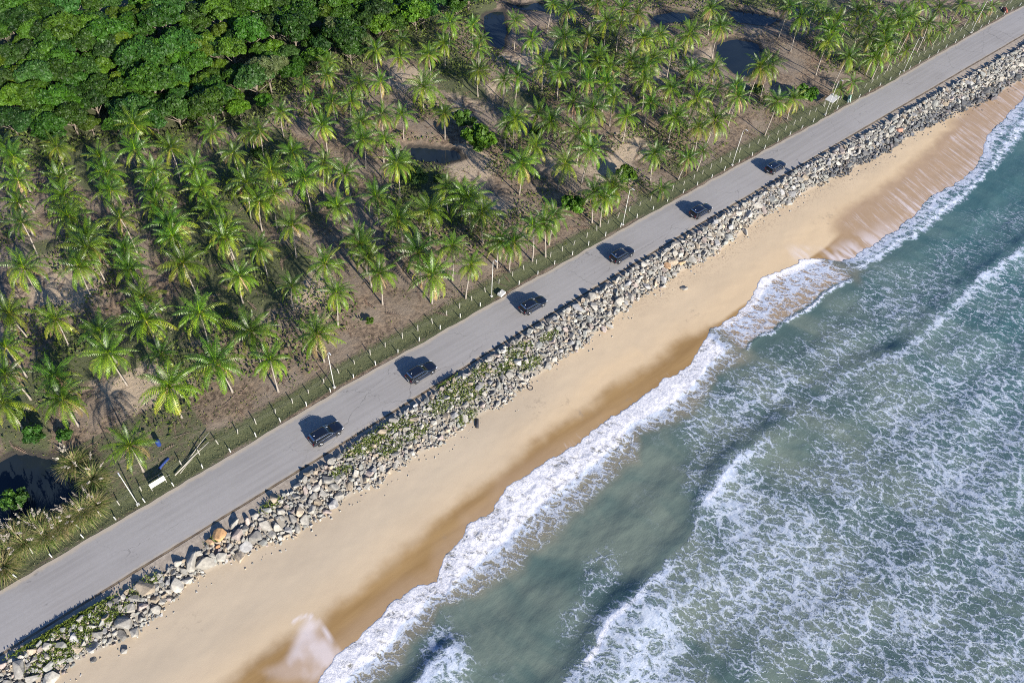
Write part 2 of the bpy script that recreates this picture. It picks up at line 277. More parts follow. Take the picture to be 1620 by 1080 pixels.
class MB:
    """collects boxes, tubes and lofts into one mesh"""
    def __init__(self): self.v = []; self.f = []
    def add(self, vs, fs):
        o = len(self.v); self.v += [tuple(v) for v in vs]; self.f += [tuple(i+o for i in f) for f in fs]; return self
    def box(self, c, s, rot=None):
        M = rot.to_matrix() if rot is not None else Matrix.Identity(3)
        vs = [Vector(c) + M @ Vector((x*s[0]/2, y*s[1]/2, z*s[2]/2)) for x in (-1, 1) for y in (-1, 1) for z in (-1, 1)]
        return self.add(vs, [(0, 1, 3, 2), (4, 6, 7, 5), (0, 4, 5, 1), (2, 3, 7, 6), (0, 2, 6, 4), (1, 5, 7, 3)])
    def tube(self, pts, rad, n=8, cap=True):
        pts = [Vector(p) for p in pts]; rings = []
        for i, p in enumerate(pts):
            d = (pts[min(i+1, len(pts)-1)] - pts[max(i-1, 0)]).normalized()
            a = d.cross(Vector((0, 0, 1)) if abs(d.z) < 0.9 else Vector((1, 0, 0))).normalized(); b = d.cross(a)
            r = rad[i] if isinstance(rad, (list, tuple)) else rad
            rings.append([p + a*r*math.cos(2*math.pi*k/n) + b*r*math.sin(2*math.pi*k/n) for k in range(n)])
        vs = [v for r in rings for v in r]; fs = []
        for i in range(len(rings)-1):
            for k in range(n): fs.append((i*n+k, i*n+(k+1) % n, (i+1)*n+(k+1) % n, (i+1)*n+k))
        if cap: fs += [tuple(range(n))[::-1], tuple((len(rings)-1)*n+k for k in range(n))]
        return self.add(vs, fs)
    def loft(self, rings, closed=True, cap=True):
        n = len(rings[0]); vs = [v for r in rings for v in r]; fs = []
        for i in range(len(rings)-1):
            for k in range(n if closed else n-1): fs.append((i*n+k, i*n+(k+1) % n, (i+1)*n+(k+1) % n, (i+1)*n+k))
        if cap: fs += [tuple(range(n))[::-1], tuple((len(rings)-1)*n+k for k in range(n))]
        return self.add(vs, fs)
    def mesh(self, name, mat, smooth=False, bevel=0.0, subdiv=0):
        me = bpy.data.meshes.new(name); me.from_pydata(self.v, [], self.f)
        bm = bmesh.new(); bm.from_mesh(me)
        bmesh.ops.recalc_face_normals(bm, faces=bm.faces)
        if bevel: bmesh.ops.bevel(bm, geom=bm.edges[:], offset=bevel, segments=2, affect='EDGES', profile=0.5)
        bm.to_mesh(me); bm.free()
        for p in me.polygons: p.use_smooth = smooth
        if mat is not None: me.materials.append(mat)
        me.update(); return me

# ------------------------------------------------------------------ materials of the setting
def ground_material():
    b = NB('grove_soil'); p = b.pos()
    n1 = b.noise(0.12, 5, 0.6, p); n2 = b.noise(1.3, 5, 0.65, p); n3 = b.noise(5.0, 4, 0.7, p)
    litter = b.mix(b.ss(n2, .35, .68), (.085, .060, .042), (.29, .21, .14))
    litter = b.mix(b.ss(n1, .42, .62), litter, b.mix(n3, (.15, .117, .09), (.31, .245, .18)))
    sand = b.mix(n3, (.33, .25, .17), (.50, .40, .29))
    sandf = b.ss(b.mt('ADD', b.attr('sandy'), b.mt('MULTIPLY', b.mt('SUBTRACT', n2, .5), .9)), .35, .75)
    c = b.mix(sandf, litter, sand)
    fib = b.noise(9.0, 3, .7, b.scaled(p, (1.0, .18, 1), .5))
    c = b.mix(b.ss(fib, .58, .72, 0, .8), c, (.36, .275, .19))
    grass = b.mix(n2, (.05, .065, .026), (.125, .13, .06))
    gf = b.ss(b.mt('ADD', b.attr('grass'), b.mt('MULTIPLY', b.mt('SUBTRACT', n2, .5), 1.0)), .32, .66)
    c = b.mix(gf, c, grass)
    c = b.mix(b.ss(b.attr('mud'), .2, .9), c, (.045, .038, .03))
    hz = b.mt('ADD', b.mt('MULTIPLY', n2, .5), b.mt('MULTIPLY', n3, .3))
    return b.done(c, .95, b.bump(hz, .8, .35))

def road_material():
    b = NB('worn_concrete'); p = b.pos()
    n1 = b.noise(.10, 4, .5, p); n2 = b.noise(2.2, 6, .7, p); n3 = b.noise(14, 3, .6, p)
    streak = b.noise(1.5, 5, .6, b.scaled(p, (.035, 1.0, 1)))
    fine = b.noise(3.0, 4, .7, b.scaled(p, (.05, 1.4, 1)))
    c = b.mix(b.ss(streak, .35, .65), (.268, .252, .240), (.316, .298, .285))
    c = b.mix(b.ss(n1, .4, .62, 0, .5), c, (.340, .324, .312))
    c = b.mix(b.mt('MULTIPLY', b.ss(n2, .35, .75), .35), c, (.25, .235, .22))
    c = b.mix(b.ss(fine, .56, .78, 0, .45), c, (.20, .185, .175))
    c = b.mix(b.mt('MULTIPLY', n3, .2), c, (.24, .23, .22))
    spots = b.mt('MULTIPLY', b.ss(b.noise(.32, 4, .7, b.scaled(p, (.45, 1.1, 1))), .60, .70), b.ss(n2, .48, .62))
    c = b.mix(b.mt('MULTIPLY', spots, .85), c, (.14, .13, .125))
    # cracks: sparse warped cells
    w = b.vm('ADD', b.scaled(p, (.09, .13, 0)), b.vm('MULTIPLY', b.noise(.6, 4, .6, p, 0, 1), (.25, .25, 0)))
    cr = b.ss(b.voro(1.0, vec=w), .006, .0, 0, 1)
    cr = b.mt('MULTIPLY', cr, b.ss(b.noise(.07, 2, .5, p), .45, .6))
    c = b.mix(b.mt('MULTIPLY', cr, .7), c, (.10, .095, .09))
    # sand and dust blown over both edges
    ed = b.attr('edge')
    dust = b.ss(b.mt('ADD', ed, b.mt('MULTIPLY', b.mt('SUBTRACT', b.noise(.8, 5, .65, p), .5), .9)), .45, .95)
    c = b.mix(b.mt('MULTIPLY', dust, .8), c, (.42, .355, .27))
    return b.done(c, .85, b.bump(b.mt('ADD', n3, n2), .15, .02))

def ledge_material():
    b = NB('footing_concrete'); p = b.pos()
    n2 = b.noise(1.6, 6, .7, p); n3 = b.noise(9, 4, .6, p)
    c = b.mix(b.ss(n2, .35, .7), (.27, .225, .18), (.46, .39, .31))
    c = b.mix(b.mt('MULTIPLY', n3, .35), c, (.22, .18, .14))
    return b.done(c, .9, b.bump(n3, .4, .05))

def gutter_material():
    b = NB('dirt_gutter'); p = b.pos()
    n = b.noise(.5, 5, .7, p); n2 = b.noise(4, 4, .6, p)
    c = b.mix(b.ss(n, .35, .65), (.10, .07, .045), (.26, .20, .13))
    return b.done(b.mix(b.mt('MULTIPLY', n2, .4), c, (.07, .05, .035)), .95)

def beach_material():
    b = NB('beach_sand'); p = b.pos()
    n1 = b.noise(.09, 4, .5, p); n2 = b.noise(.6, 5, .6, p); n3 = b.noise(9, 4, .65, p)
    strat = b.noise(.5, 5, .6, b.scaled(p, (.10, .8, 1)))
    dry = b.mix(b.ss(n1, .35, .65), (.39, .318, .230), (.455, .37, .264))
    dry = b.mix(b.mt('MULTIPLY', n3, .42), dry, (.36, .295, .22))
    dry = b.mix(b.ss(strat, .56, .70, 0, .45), dry, (.40, .325, .24))
    dry = b.mix(b.mt('MULTIPLY', b.attr('gold'), .75), dry, (.52, .385, .235))
    wet = b.mix(b.ss(strat, .3, .7), (.230, .138, .052), (.305, .193, .080))
    pink = b.mix(n2, (.30, .205, .125), (.40, .29, .20))
    wet = b.mix(b.attr('pink'), wet, pink)
    wf = b.ss(b.mt('ADD', b.attr('wet'), b.mt('MULTIPLY', b.mt('SUBTRACT', b.noise(.22, 4, .55, p), .5), .55)), .25, .78)
    c = b.mix(wf, dry, wet)
    marks = b.mt('MULTIPLY', b.ss(b.noise(.13, 3, .6, p), .60, .72), b.ss(b.noise(1.1, 5, .7, p), .5, .68))
    c = b.mix(b.mt('MULTIPLY', marks, .5), c, (.22, .175, .13))
    tr = b.attr('track')
    c = b.mix(b.mt('MULTIPLY', tr, b.ss(b.noise(2.6, 3, .7, p), .5, .66)), c, (.33, .25, .17))
    # thin foam left by the swash: streaks run down the slope
    st = b.noise(1.0, 6, .68, b.scaled(p, (1.25, .075, 1), .12), .3)
    st2 = b.noise(5.0, 4, .7, b.scaled(p, (1.0, .3, 1), .12))
    film = b.attr('film')
    ff = b.ss(b.mt('ADD', film, b.mt('ADD', b.mt('MULTIPLY', b.mt('SUBTRACT', st, .5), 1.5), b.mt('MULTIPLY', b.mt('SUBTRACT', st2, .5), .4))), .44, 1.05)
    ff = b.mt('MULTIPLY', ff, b.ss(film, .02, .2))
    ff = b.mt('MAXIMUM', ff, b.attr('lace'))
    c = b.mix(ff, c, (.60, .55, .57))
    rub = b.attr('rubble')
    c = b.mix(rub, c, b.mix(n3, (.17, .155, .135), (.29, .265, .225)))
    rg = b.mix(wf, (.95, .95, .95), (.42, .42, .42))
    return b.done(c, rg, b.bump(b.mt('ADD', b.mt('MULTIPLY', n3, .4), n2), .22, .08))

def sea_material():
    b = NB('sea_water'); p = b.pos()
    wob = b.vm('MULTIPLY', b.vm('SUBTRACT', b.noise(.55, 3, .55, p, 0, 1), (.5, .5, .5)), (2.6, 2.6, 0))
    v = b.scaled(b.vm('ADD', p, wob), (1, .38, 0), -.55)
    v2 = b.scaled(b.vm('ADD', p, b.vm('MULTIPLY', wob, (.5, .5, 0))), (1, .48, 0), -.55)
    n1 = b.noise(.17, 5, .6, p); n2 = b.noise(3.2, 5, .72, b.scaled(p, (1, .6, 1))); n3 = b.noise(.8, 5, .62, b.scaled(p, (1, .45, 1), -.55))
    d = b.attr('foam')
    t = b.mt('ADD', d, b.mt('MULTIPLY', b.mt('SUBTRACT', n1, .5), .80))
    t = b.mt('ADD', t, b.mt('MULTIPLY', b.mt('SUBTRACT', n3, .5), .35))
    t = b.mt('ADD', t, b.mt('MULTIPLY', b.mt('SUBTRACT', b.noise(.045, 3, .5, b.scaled(p, (1, .6, 1), -.55)), .5), .55))
    jit = b.mt('MULTIPLY', b.mt('SUBTRACT', n2, .5), .58)
    e1 = b.mt('ADD', b.voro(.80, vec=v), jit)
    e2 = b.mt('ADD', b.voro(2.0, vec=v2), b.mt('MULTIPLY', jit, 1.2))
    k1 = b.mt('SUBTRACT', b.mt('MULTIPLY', t, .255), b.mt('ADD', e1, .015))
    k2 = b.mt('SUBTRACT', b.mt('MULTIPLY', t, .235), b.mt('ADD', e2, .055))
    f1 = b.ss(k1, -.06, .10); f2 = b.ss(k2, -.06, .14)
    patch = b.ss(b.mt('ADD', b.mt('MULTIPLY', b.mt('SUBTRACT', n2, .5), .9), t), .88, 1.15)
    foam = b.mt('MAXIMUM', b.mt('MAXIMUM', f1, b.mt('MULTIPLY', f2, .8)), patch)
    foam = b.mt('MULTIPLY', foam, b.ss(d, .03, .22))
    foam = b.mt('MULTIPLY', foam, b.ss(d, .55, .95, .74, 1.0))
    # water colour: silt clouds, teal growing with x and seaward, wave-face shade painted in
    silt = b.noise(.10, 4, .55, b.scaled(p, (1, .45, 1), -.35), 1.0)
    calm = b.mix(b.ss(silt, .34, .66), (.070, .112, .104), (.140, .172, .142))
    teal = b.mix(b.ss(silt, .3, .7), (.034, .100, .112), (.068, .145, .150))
    c = b.mix(b.attr('teal_and_shade'), calm, teal)
    veil = b.mt('MULTIPLY', b.ss(t, .25, .8), .18)
    c = b.mix(veil, c, (.20, .27, .30))
    shal = b.attr('sand')
    c = b.mix(shal, c, b.mix(n3, (.27, .20, .125), (.36, .27, .18)))
    fw = b.noise(1.6, 5, .7, p)
    fc = b.mix(b.ss(fw, .35, .65), (.36, .42, .54), (.56, .60, .68))
    fc = b.mix(b.ss(d, .80, 1.0), fc, b.mix(b.ss(b.noise(2.6, 5, .7, p), .35, .62), (.56, .56, .60), (.84, .81, .80)))
    c = b.mix(foam, c, fc)
    rg = b.mix(foam, (.16, .16, .16), (.8, .8, .8))
    rip = b.mt('ADD', b.mt('MULTIPLY', b.noise(.9, 4, .6, b.scaled(p, (.55, 1.2, 1))), 1.0), b.mt('MULTIPLY', b.noise(4.5, 3, .6, p), .25))
    h = b.mt('ADD', b.mt('MULTIPLY', rip, .35), b.mt('MULTIPLY', foam, b.mt('ADD', .25, b.mt('MULTIPLY', n2, .5))))
    return b.done(c, rg, b.bump(h, .5, .35), IOR=1.33)

def pond_material():
    b = NB('pond_water'); p = b.pos()
    c = b.mix(b.noise(.2, 3, .5, p), (.006, .012, .022), (.022, .030, .034))
    return b.done(c, .08, b.bump(b.noise(1.5, 3, .5, p), .05, .05), IOR=1.33)

M_ground, M_road, M_ledge, M_gutter = ground_material(), road_material(), ledge_material(), gutter_material()
M_beach, M_sea, M_pond = beach_material(), sea_material(), pond_material()

# ------------------------------------------------------------------ ground: one sheet inland
def outer(a, b, lo, hi):
    return np.concatenate([[-4000, -1500, -600, -250], np.array(lo), np.arange(a, b, 1.0), np.array(hi), [600, 1100, 2200, 4000]])
gx = np.concatenate([[-4000, -1500, -600, -250, -120, -80], np.arange(-60, 301, 1.0), [340, 420, 600, 1100, 2200, 4000]])
gy = np.concatenate([np.arange(59.0, 76, .5), np.arange(76, 262, 1.0), [275, 300, 360, 500, 900, 2000, 4000]])
X, Y, F = grid(gx, gy)
Y = np.maximum(Y, ROAD_SEA(X)-.9)
rl = ROAD_LAND(X)
away = sstep(0.5, 9, Y - rl)
Z = -0.03 + away*(0.9*(fbm(X*.07, Y*.07, 4)-.5) + .35*(fbm(X*.35+9, Y*.35, 3)-.5) + .10)
verge = sstep(.2, 1.2, Y-rl)*(1-sstep(1.5, 3.5, Y-rl)); Z += -.12*verge + verge*.16*(fbm(X*.8, Y*.8, 3)-.5)
mud = np.zeros_like(X)
for poly in PONDS:
    ins = inside(poly, X, Y); dd = poly_dist(poly, X, Y)
    sd = np.where(ins, dd, -dd) + 1.6*(fbm(X*.3, Y*.3, 3)-.5)
    Z = Z*(1-sstep(-4, -.5, sd)) + sstep(-4, -.5, sd)*(-.30) - .9*sstep(-.4, 2.2, sd)
    mud = np.maximum(mud, sstep(-1.6, .2, sd))
sandy = np.zeros_like(X)
wx = X + 9*(fbm(X*.11+2, Y*.11, 4)-.5)*2; wy = Y + 9*(fbm(X*.11+40, Y*.11+9, 4)-.5)*2
for sx, sy in SANDY: sandy = np.maximum(sandy, .95*np.exp(-((wx-sx)**2 + (wy-sy)**2)/(2*4.2**2)))
sandy = np.maximum(sandy, .55*np.exp(-((X-138)**2/500 + (Y-112)**2/900)))
sandy = .85*sandy + .35*fbm(X*.05+3, Y*.05, 3) - .12
grass = np.maximum(sstep(.3, .8, Y-rl)*(1-sstep(2.2, 6.5, Y-rl))*.86, .74*sstep(.44, .66, fbm(X*.06+30, Y*.06, 4)))
grass = np.where((X < 12) & (Y < 86), np.maximum(grass, .55), grass)
wd = inside(WOOD, X, Y); grass = np.where(wd, .9, grass)
o = link('ground', mesh_np('ground', np.stack([X, Y, Z], 1), F, M_ground, dict(sandy=sandy, grass=grass, mud=mud), smooth=True)); tag(o, kind='structure')
def gz(x, y):
    j = int(np.clip(round(x), -60, 300)) + 60 + 6; ny = len(gy)
    i = int(np.argmin(np.abs(gy-y))); return float(Z[j*ny + i])
for poly in PONDS:
    P_ = np.array(poly); c = P_.mean(0); ring = c + (P_-c)*1.22
    me = MB().add([(a, b_, -.52) for a, b_ in ring], [tuple(range(len(ring)))]).mesh('pond', M_pond)
    tag(link('pond', me), kind='structure')

# ------------------------------------------------------------------ road, dirty gutter, concrete ledge
rx = np.concatenate([np.arange(-900, -80, 20.), np.arange(-80, 330, .5), np.arange(330, 1500, 20.)])
ts = np.linspace(0, 1, 25)
X, T, F = grid(rx, ts)
wob = .55*(fbm(rx*.35, rx*0+2, 4)-.5) + .5*(fbm(rx*.06, rx*0+7, 2)-.5)
ya, yb = ROAD_SEA(X), ROAD_LAND(X) + np.interp(X, rx, wob)
Y = ya + (yb-ya)*T
edge = np.maximum(sstep(.80, 1.0, T), .75*sstep(.17, .0, T))
Zr = .004 + .05*(1-(2*T-1)**2)
tag(link('road', mesh_np('road', np.stack([X, Y, Zr], 1), F, M_road, dict(edge=edge), smooth=True)), kind='structure')
def strip(name, off0, off1, z0, z1, mat, n=6, seed=1):
    X, T, F = grid(rx, np.linspace(0, 1, n))
    a = ROAD_SEA(X)-off0; b_ = ROAD_SEA(X)-off1
    w = .12*(fbm(X*.6+seed, X*0+seed, 3)-.5)
    Y = a + (b_-a)*T + w*(T if off1 > 1 else 1)
    V = np.stack([X, Y, z0+(z1-z0)*T + .02*(fbm(X*1.1, Y*3, 3)-.5)], 1)
    tag(link(name, mesh_np(name, V, F[:, ::-1], mat, smooth=True)), kind='structure')
strip('gutter', -.12, .30, .014, .014, M_gutter, 5, 1)
strip('ledge', .26, 2.4, .05, .03, M_ledge, 10, 5)

# ------------------------------------------------------------------ beach
bx = np.concatenate([[-4000, -1500, -600, -250, -120], np.arange(-60, 262, .5), [300, 380, 600, 1100, 2200, 4000]])
bt = np.concatenate([np.arange(0, 1.0, .125), ])
by = np.concatenate([[-4000, -1000, -300, -100, -30, 0, 10, 20], np.arange(26, 63.0, .3)])
X, Y, F = grid(bx, by)
zb = beach_z(X, Y)
toe, top = ROCK_TOE(X), ROCK_TOP(X)
f = np.clip((Y-toe)/(top-toe), 0, 1)
zt = beach_z(X, toe)
ch = CREST_H(X)
Zb = np.where(Y > toe, zt + (ch-.12-zt)*np.minimum(f/.86, 1)**.85, zb)
Zb = np.where(f > .90, (ch-.12)*(1-sstep(.90, 1.06, (Y-toe)/(top-toe))) - .06, Zb)
Zb = np.where(Y > top + .35, -.06, Zb)
Zb += .10*(fbm(X*.12, Y*.25, 3)-.5)*(Y < toe) + .03*(fbm(X*1.2, Y*1.2, 2)-.5)*(Y < toe)*(Y > WET_F(X))
wl, sh = WET_F(X) + 1.6*(fbm(X*.12+4, X*0, 3)-.5), SHORE_F(X)
wet = 1-sstep(-4.4, 4.8, Y-wl+.3)
gold = sstep(40, 75, X)*(.55+.45*sstep(2, -3, Y-wl-3)) + .6*(1-sstep(0, 6, Y-wl))*(X <= 75)
gold = np.clip(gold, 0, 1)
wet = wet*(1-sstep(86, 94, X)*(1-sstep(121, 134, X))*sstep(44.5, 46.5, Y))
pink = np.maximum(.8*sstep(118, 135, X)*(1-sstep(-1, 3.0, Y-wl)), (1-sstep(45, 78, X))*(1-sstep(.5, 3.0, Y-sh))*.5)
film = sstep(124, 136, X)*(.42+.16*fbm(X*.1, Y*.1, 2))*(1-sstep(-2.8, .6, Y-wl))
film = np.maximum(film, sstep(170, 188, X)*.46*(1-sstep(0, 3, Y-wl)))
film = np.maximum(film, sstep(118, 126, X)*(1-sstep(1.0, 5.5, Y-sh))*.58)
film = np.maximum(film, .40*(1-sstep(.3, 2.8, Y-sh))*(X < 80)*sstep(.45, .6, fbm(X*.2+8, X*0, 2)))
dd = poly_dist(FILM, X, Y); sd = np.where(inside(FILM, X, Y), dd, -dd)
film = np.maximum(film, .40*sstep(-.2, .9, sd)); pink = np.maximum(pink, .9*sstep(-.6, .9, sd))
lace = np.zeros_like(X)
for _ in range(3):
    FILMEDGE = [FILMEDGE[0]] + [(a[0]*u+b_[0]*(1-u), a[1]*u+b_[1]*(1-u)) for a, b_ in zip(FILMEDGE[:-1], FILMEDGE[1:]) for u in (.75, .25)] + [FILMEDGE[-1]]
    FILM = [(a[0]*u+b_[0]*(1-u), a[1]*u+b_[1]*(1-u)) for a, b_ in zip(FILM, FILM[1:]+FILM[:1]) for u in (.75, .25)]
dd = poly_dist(FILM, X, Y); sd = np.where(inside(FILM, X, Y), dd, -dd) + .75 + .5*(fbm(X*.6, Y*.6, 3)-.5)
dl = np.full(X.shape, 1e9)
for (ax, ay), (cx, cy) in zip(FILMEDGE[:-1], FILMEDGE[1:]):
    L = (cx-ax)**2+(cy-ay)**2; t_ = np.clip(((X-ax)*(cx-ax)+(Y-ay)*(cy-ay))/L, 0, 1)
    dl = np.minimum(dl, np.hypot(X-ax-t_*(cx-ax), Y-ay-t_*(cy-ay)))
lace = np.maximum(.75*np.exp(-(dl/(.12+.22*fbm(X*.5, Y*.5, 2)))**2)*sstep(.2, .5, fbm(X*.9+4, Y*.9, 2)), sstep(-.1, 1.4, sd)*(.12+.50*sstep(.34, .62, fbm(X*.38+2, Y*.34, 4))))
lace = np.maximum(lace, .85*sstep(114, 119, X)*(1-sstep(126, 146, X))*(1-sstep(.3, 5.2, Y-sh))*sstep(.30, .62, fbm(X*.9+3, Y*.22, 4)))
track = sstep(70, 90, X)*(1-sstep(150, 165, X))*np.exp(-((Y-toe+1.5)/2.2)**2)*.8 + .25*np.exp(-((Y-toe+1.2)/1.6)**2)
rub = sstep(-.5, .6, Y-toe)
tag(link('beach', mesh_np('beach', np.stack([X, Y, Zb], 1), F, M_beach, dict(gold=gold, wet=wet, pink=pink, film=film, lace=lace, track=track, rubble=rub), smooth=True)), kind='structure')

# ------------------------------------------------------------------ sea: rows follow the shoreline
sx = np.concatenate([[-4000, -1500, -600, -250, -120, -80, -60], np.arange(-45, 262, .33), [275, 300, 360, 600, 1100, 2200, 4000]])
sd_ = np.concatenate([[-.02, .10, .25], np.arange(.5, 30, .28), np.arange(30, 74, .45), [78, 85, 100, 130, 200, 400, 900, 2000, 4000]])
X, D, F = grid(sx, sd_)
near = (X > -60) & (X < 262)
shore = SHORE_F(X) + np.where(near, 1.1*(fbm(X*.55, X*0+1, 4)-.5) + .35*(fbm(X*2.6, X*0+3, 2)-.5), 0)
Y = shore - D
se = SEAEDGE_F(X) + np.where(near, 1.6*(fbm(X*.4+50, X*0+2, 4)-.5), 0)
cr = CREST_F(X) + np.where(near, 1.2*(fbm(X*.25+70, X*0+2, 3)-.5), 0)
s = Y - cr
# foam density from the survey table (gaussian-weighted)
FO = np.array(FOAM); dens = np.zeros_like(X); wsum = np.zeros_like(X)
for fx, fy, fd in FO:
    w = 1.0/(((X-fx)*.8)**2 + (Y-fy)**2 + 1.5)**2
    dens += w*fd; wsum += w
dens *= .80/wsum
dens = np.where(near, dens, .45)
dens = np.where((Y < -20), .5, dens)*(1-.25*sstep(105, 140, X))
amp = np.interp(X, [-60, 25, 34, 45, 53, 58, 64, 74, 84, 100, 112, 125, 145, 160, 200, 262], [0, .1, .62, .75, .6, .3, .65, .55, .24, .34, .48, .36, .48, .55, .4, .35])*(.45+1.1*fbm(X*.16, X*0+5, 3))
inc = (D < 60)
# crest: steep dark face to the shore, foam trailing seaward
front = np.exp(-np.clip(s, 0, None)**2/3.0)*(s > 0)
dens = dens*(1-.8*np.exp(-((s-1.7)/1.5)**2)*np.clip(amp/.8, 0, 1))
ridge = np.interp(X, [25, 33, 42, 50, 54, 59, 63, 74, 80, 90, 100, 112, 125, 140, 156, 180, 262], [0, .95, .9, .8, .35, .35, .9, .8, .3, .4, .55, .7, .5, .8, .8, .5, .4])
dens = np.maximum(dens, ridge*sstep(-3.2, -.4, s)*(1-sstep(-.1, .5, s)))
# a short second breaker near the lower edge
b2 = prof([(12.5, 28.2), (14.4, 28.5), (15.9, 28.8), (17.9, 29.3), (20.5, 29.5), (22.5, 29.2)])(X); s2 = Y-b2
on2 = sstep(8, 12, X)*(1-sstep(20.5, 23.5, X))
dens = np.maximum(dens, on2*.85*sstep(-5.5, -.2, s2)*(1-sstep(0, .5, s2)))
wv = amp*np.where(s > 0, np.exp(-(s/2.1)**2), np.exp(-(np.abs(s)/5.5)**1.6))
wv += on2*.55*np.where(s2 > 0, np.exp(-(s2/1.3)**2), np.exp(-(s2/3.5)**2))
roll = .11*np.sin((Y + .12*X)*2*math.pi/11 + 3*fbm(X*.04, Y*.04, 2)*2) + .22*(fbm(X*.10, Y*.28, 3)-.5) + .14*(fbm(X*.45, Y*.8+40, 3)-.5)
calmf = sstep(0, 6, se - Y)
zs = -3.0 + wv*np.where(D < 400, 1, 0) + roll*calmf
# shore break: churned foam between shore and sea edge
band = np.clip((Y-se)/np.maximum(shore-se, .5), -9, 1.2)
swash = sstep(87, 93, X)*(1-sstep(118, 123, X))
east = sstep(120, 126, X)
west = 1-sstep(86, 92, X)
churn = west*sstep(-.12, .22, band)
dens = dens*(1-sstep(-.5, .1, band)) + 0
dens = np.maximum(dens, west*np.clip(.42*sstep(-.55, -.02, band) + .62*sstep(-.05, .40, band), 0, 1.05))
dens = np.maximum(dens, east*(.86*sstep(-.25, .12, band) - .30*np.exp(-((band-.42-.25*(fbm(X*.1, X*0, 2)-.5))/.10)**2)))  # foam thinned along a wavering line to paint the blue shadow in the break
dens = np.maximum(dens, swash*(.58 + .50*sstep(.72, .98, band) + .22*sstep(.15, .5, band) - .20*np.exp(-((X-104)/7)**2)*np.exp(-((band-.22)/.16)**2))*sstep(-.02, .06, band))
lip = swash*np.exp(-((band+.05)/.05)**2)
dens = np.maximum(dens, lip*1.0*sstep(.34, .5, fbm(X*.3+2, X*0, 2)))
sandm = np.maximum(swash*sstep(.0, .05, band), west*.55*sstep(.9, 1.0, band))
sandm = np.maximum(sandm, .45*(1-east)*sstep(-.6, -.1, band)*(1-swash))
bumps = (fbm(X*1.1+5, Y*1.4, 4)-.5)
onb = np.maximum(churn, east*sstep(-.2, .1, band))
zs += onb*(.26*bumps + .16*(fbm(X*3.1, Y*3.3, 2)-.5) + .14*np.sin(np.clip(band, 0, 1)*math.pi)) + .10*lip + swash*0
zs += np.clip(dens, 0, 1)*.10*(fbm(X*1.6+3, Y*1.6, 3)-.5)
zbx = beach_z(X, Y)
lift = np.where(band > -.3, .06 + onb*.07*sstep(0, .6, D), .0)
zs = np.where(D < 14, np.maximum(zs, zbx + lift), zs)
zs = np.where(swash*sstep(-.02, .06, band) > .5, np.maximum(zbx + .07, -2.98) + .05*bumps, zs)
zs = np.where(D < 2.5, np.minimum(zs, zbx + .02 + .16*np.clip(D, 0, 9)), zs)
zs = np.where(D < 0, zbx - .04, zs)
teal_and_shade = np.clip(.9*sstep(95, 165, X + 1.6*(40-Y)*.4), 0, 1)*.9  # teal tint growing with x and away from the shore
teal_and_shade = np.maximum(teal_and_shade, .55*front*np.clip(amp, 0, 1)*sstep(0, .8, s))  # shore-facing wave fronts painted darker teal for their shade
sea = link('sea', mesh_np('sea', np.stack([X, Y, zs], 1), F[:, ::-1], M_sea, dict(foam=np.clip(dens, 0, 1.1), sand=sandm, teal_and_shade=teal_and_shade), smooth=True))
tag(sea, kind='structure')

# ------------------------------------------------------------------ foliage
def leaf_material(name, tint=(1, 1, 1), var=.25, trans=.35, rough=.55, spec=.35, hue=.478, gain=1.0):
    b = NB(name)
    c = b.n('ShaderNodeAttribute', attribute_name='Col').outputs['Color']
    r = b.rnd()
    hsv = b.n('ShaderNodeHueSaturation', {'Color': c, 'Saturation': 1.05, 'Hue': b.mt('ADD', hue, b.mt('MULTIPLY', r, .028)),
                                          'Value': b.mt('ADD', 1-var, b.mt('MULTIPLY', b.mt('FRACT', b.mt('MULTIPLY', r, 7.31)), 2*var))}).outputs[0]
    hsv = b.mix(1.0, hsv, (gain, gain, gain), 'MULTIPLY')
    b.done(hsv, rough)
    b.b.inputs['Specular IOR Level'].default_value = spec
    tr = b.n('ShaderNodeBsdfTranslucent', [hsv])
    mx = b.n('ShaderNodeMixShader', [trans, b.b.outputs[0], tr.outputs[0]])
    b.t.links.new(mx.outputs[0], b.out.inputs['Surface'])
    return b.m
M_frond = leaf_material('palm_frond', var=.30, trans=.16, rough=.42, spec=.5)
M_leaf = leaf_material('broad_leaf', var=.38, trans=.16, hue=.486, gain=.82)
M_grass = leaf_material('grass_blade', var=.1, trans=.3)
M_dead = leaf_material('dry_frond', var=.25, trans=.1)
M_trunk = plain('palm_bark', (.30, .26, .215), .9, .3, 6)
M_bark = plain('bark', (.20, .165, .13), .9, .3, 6)

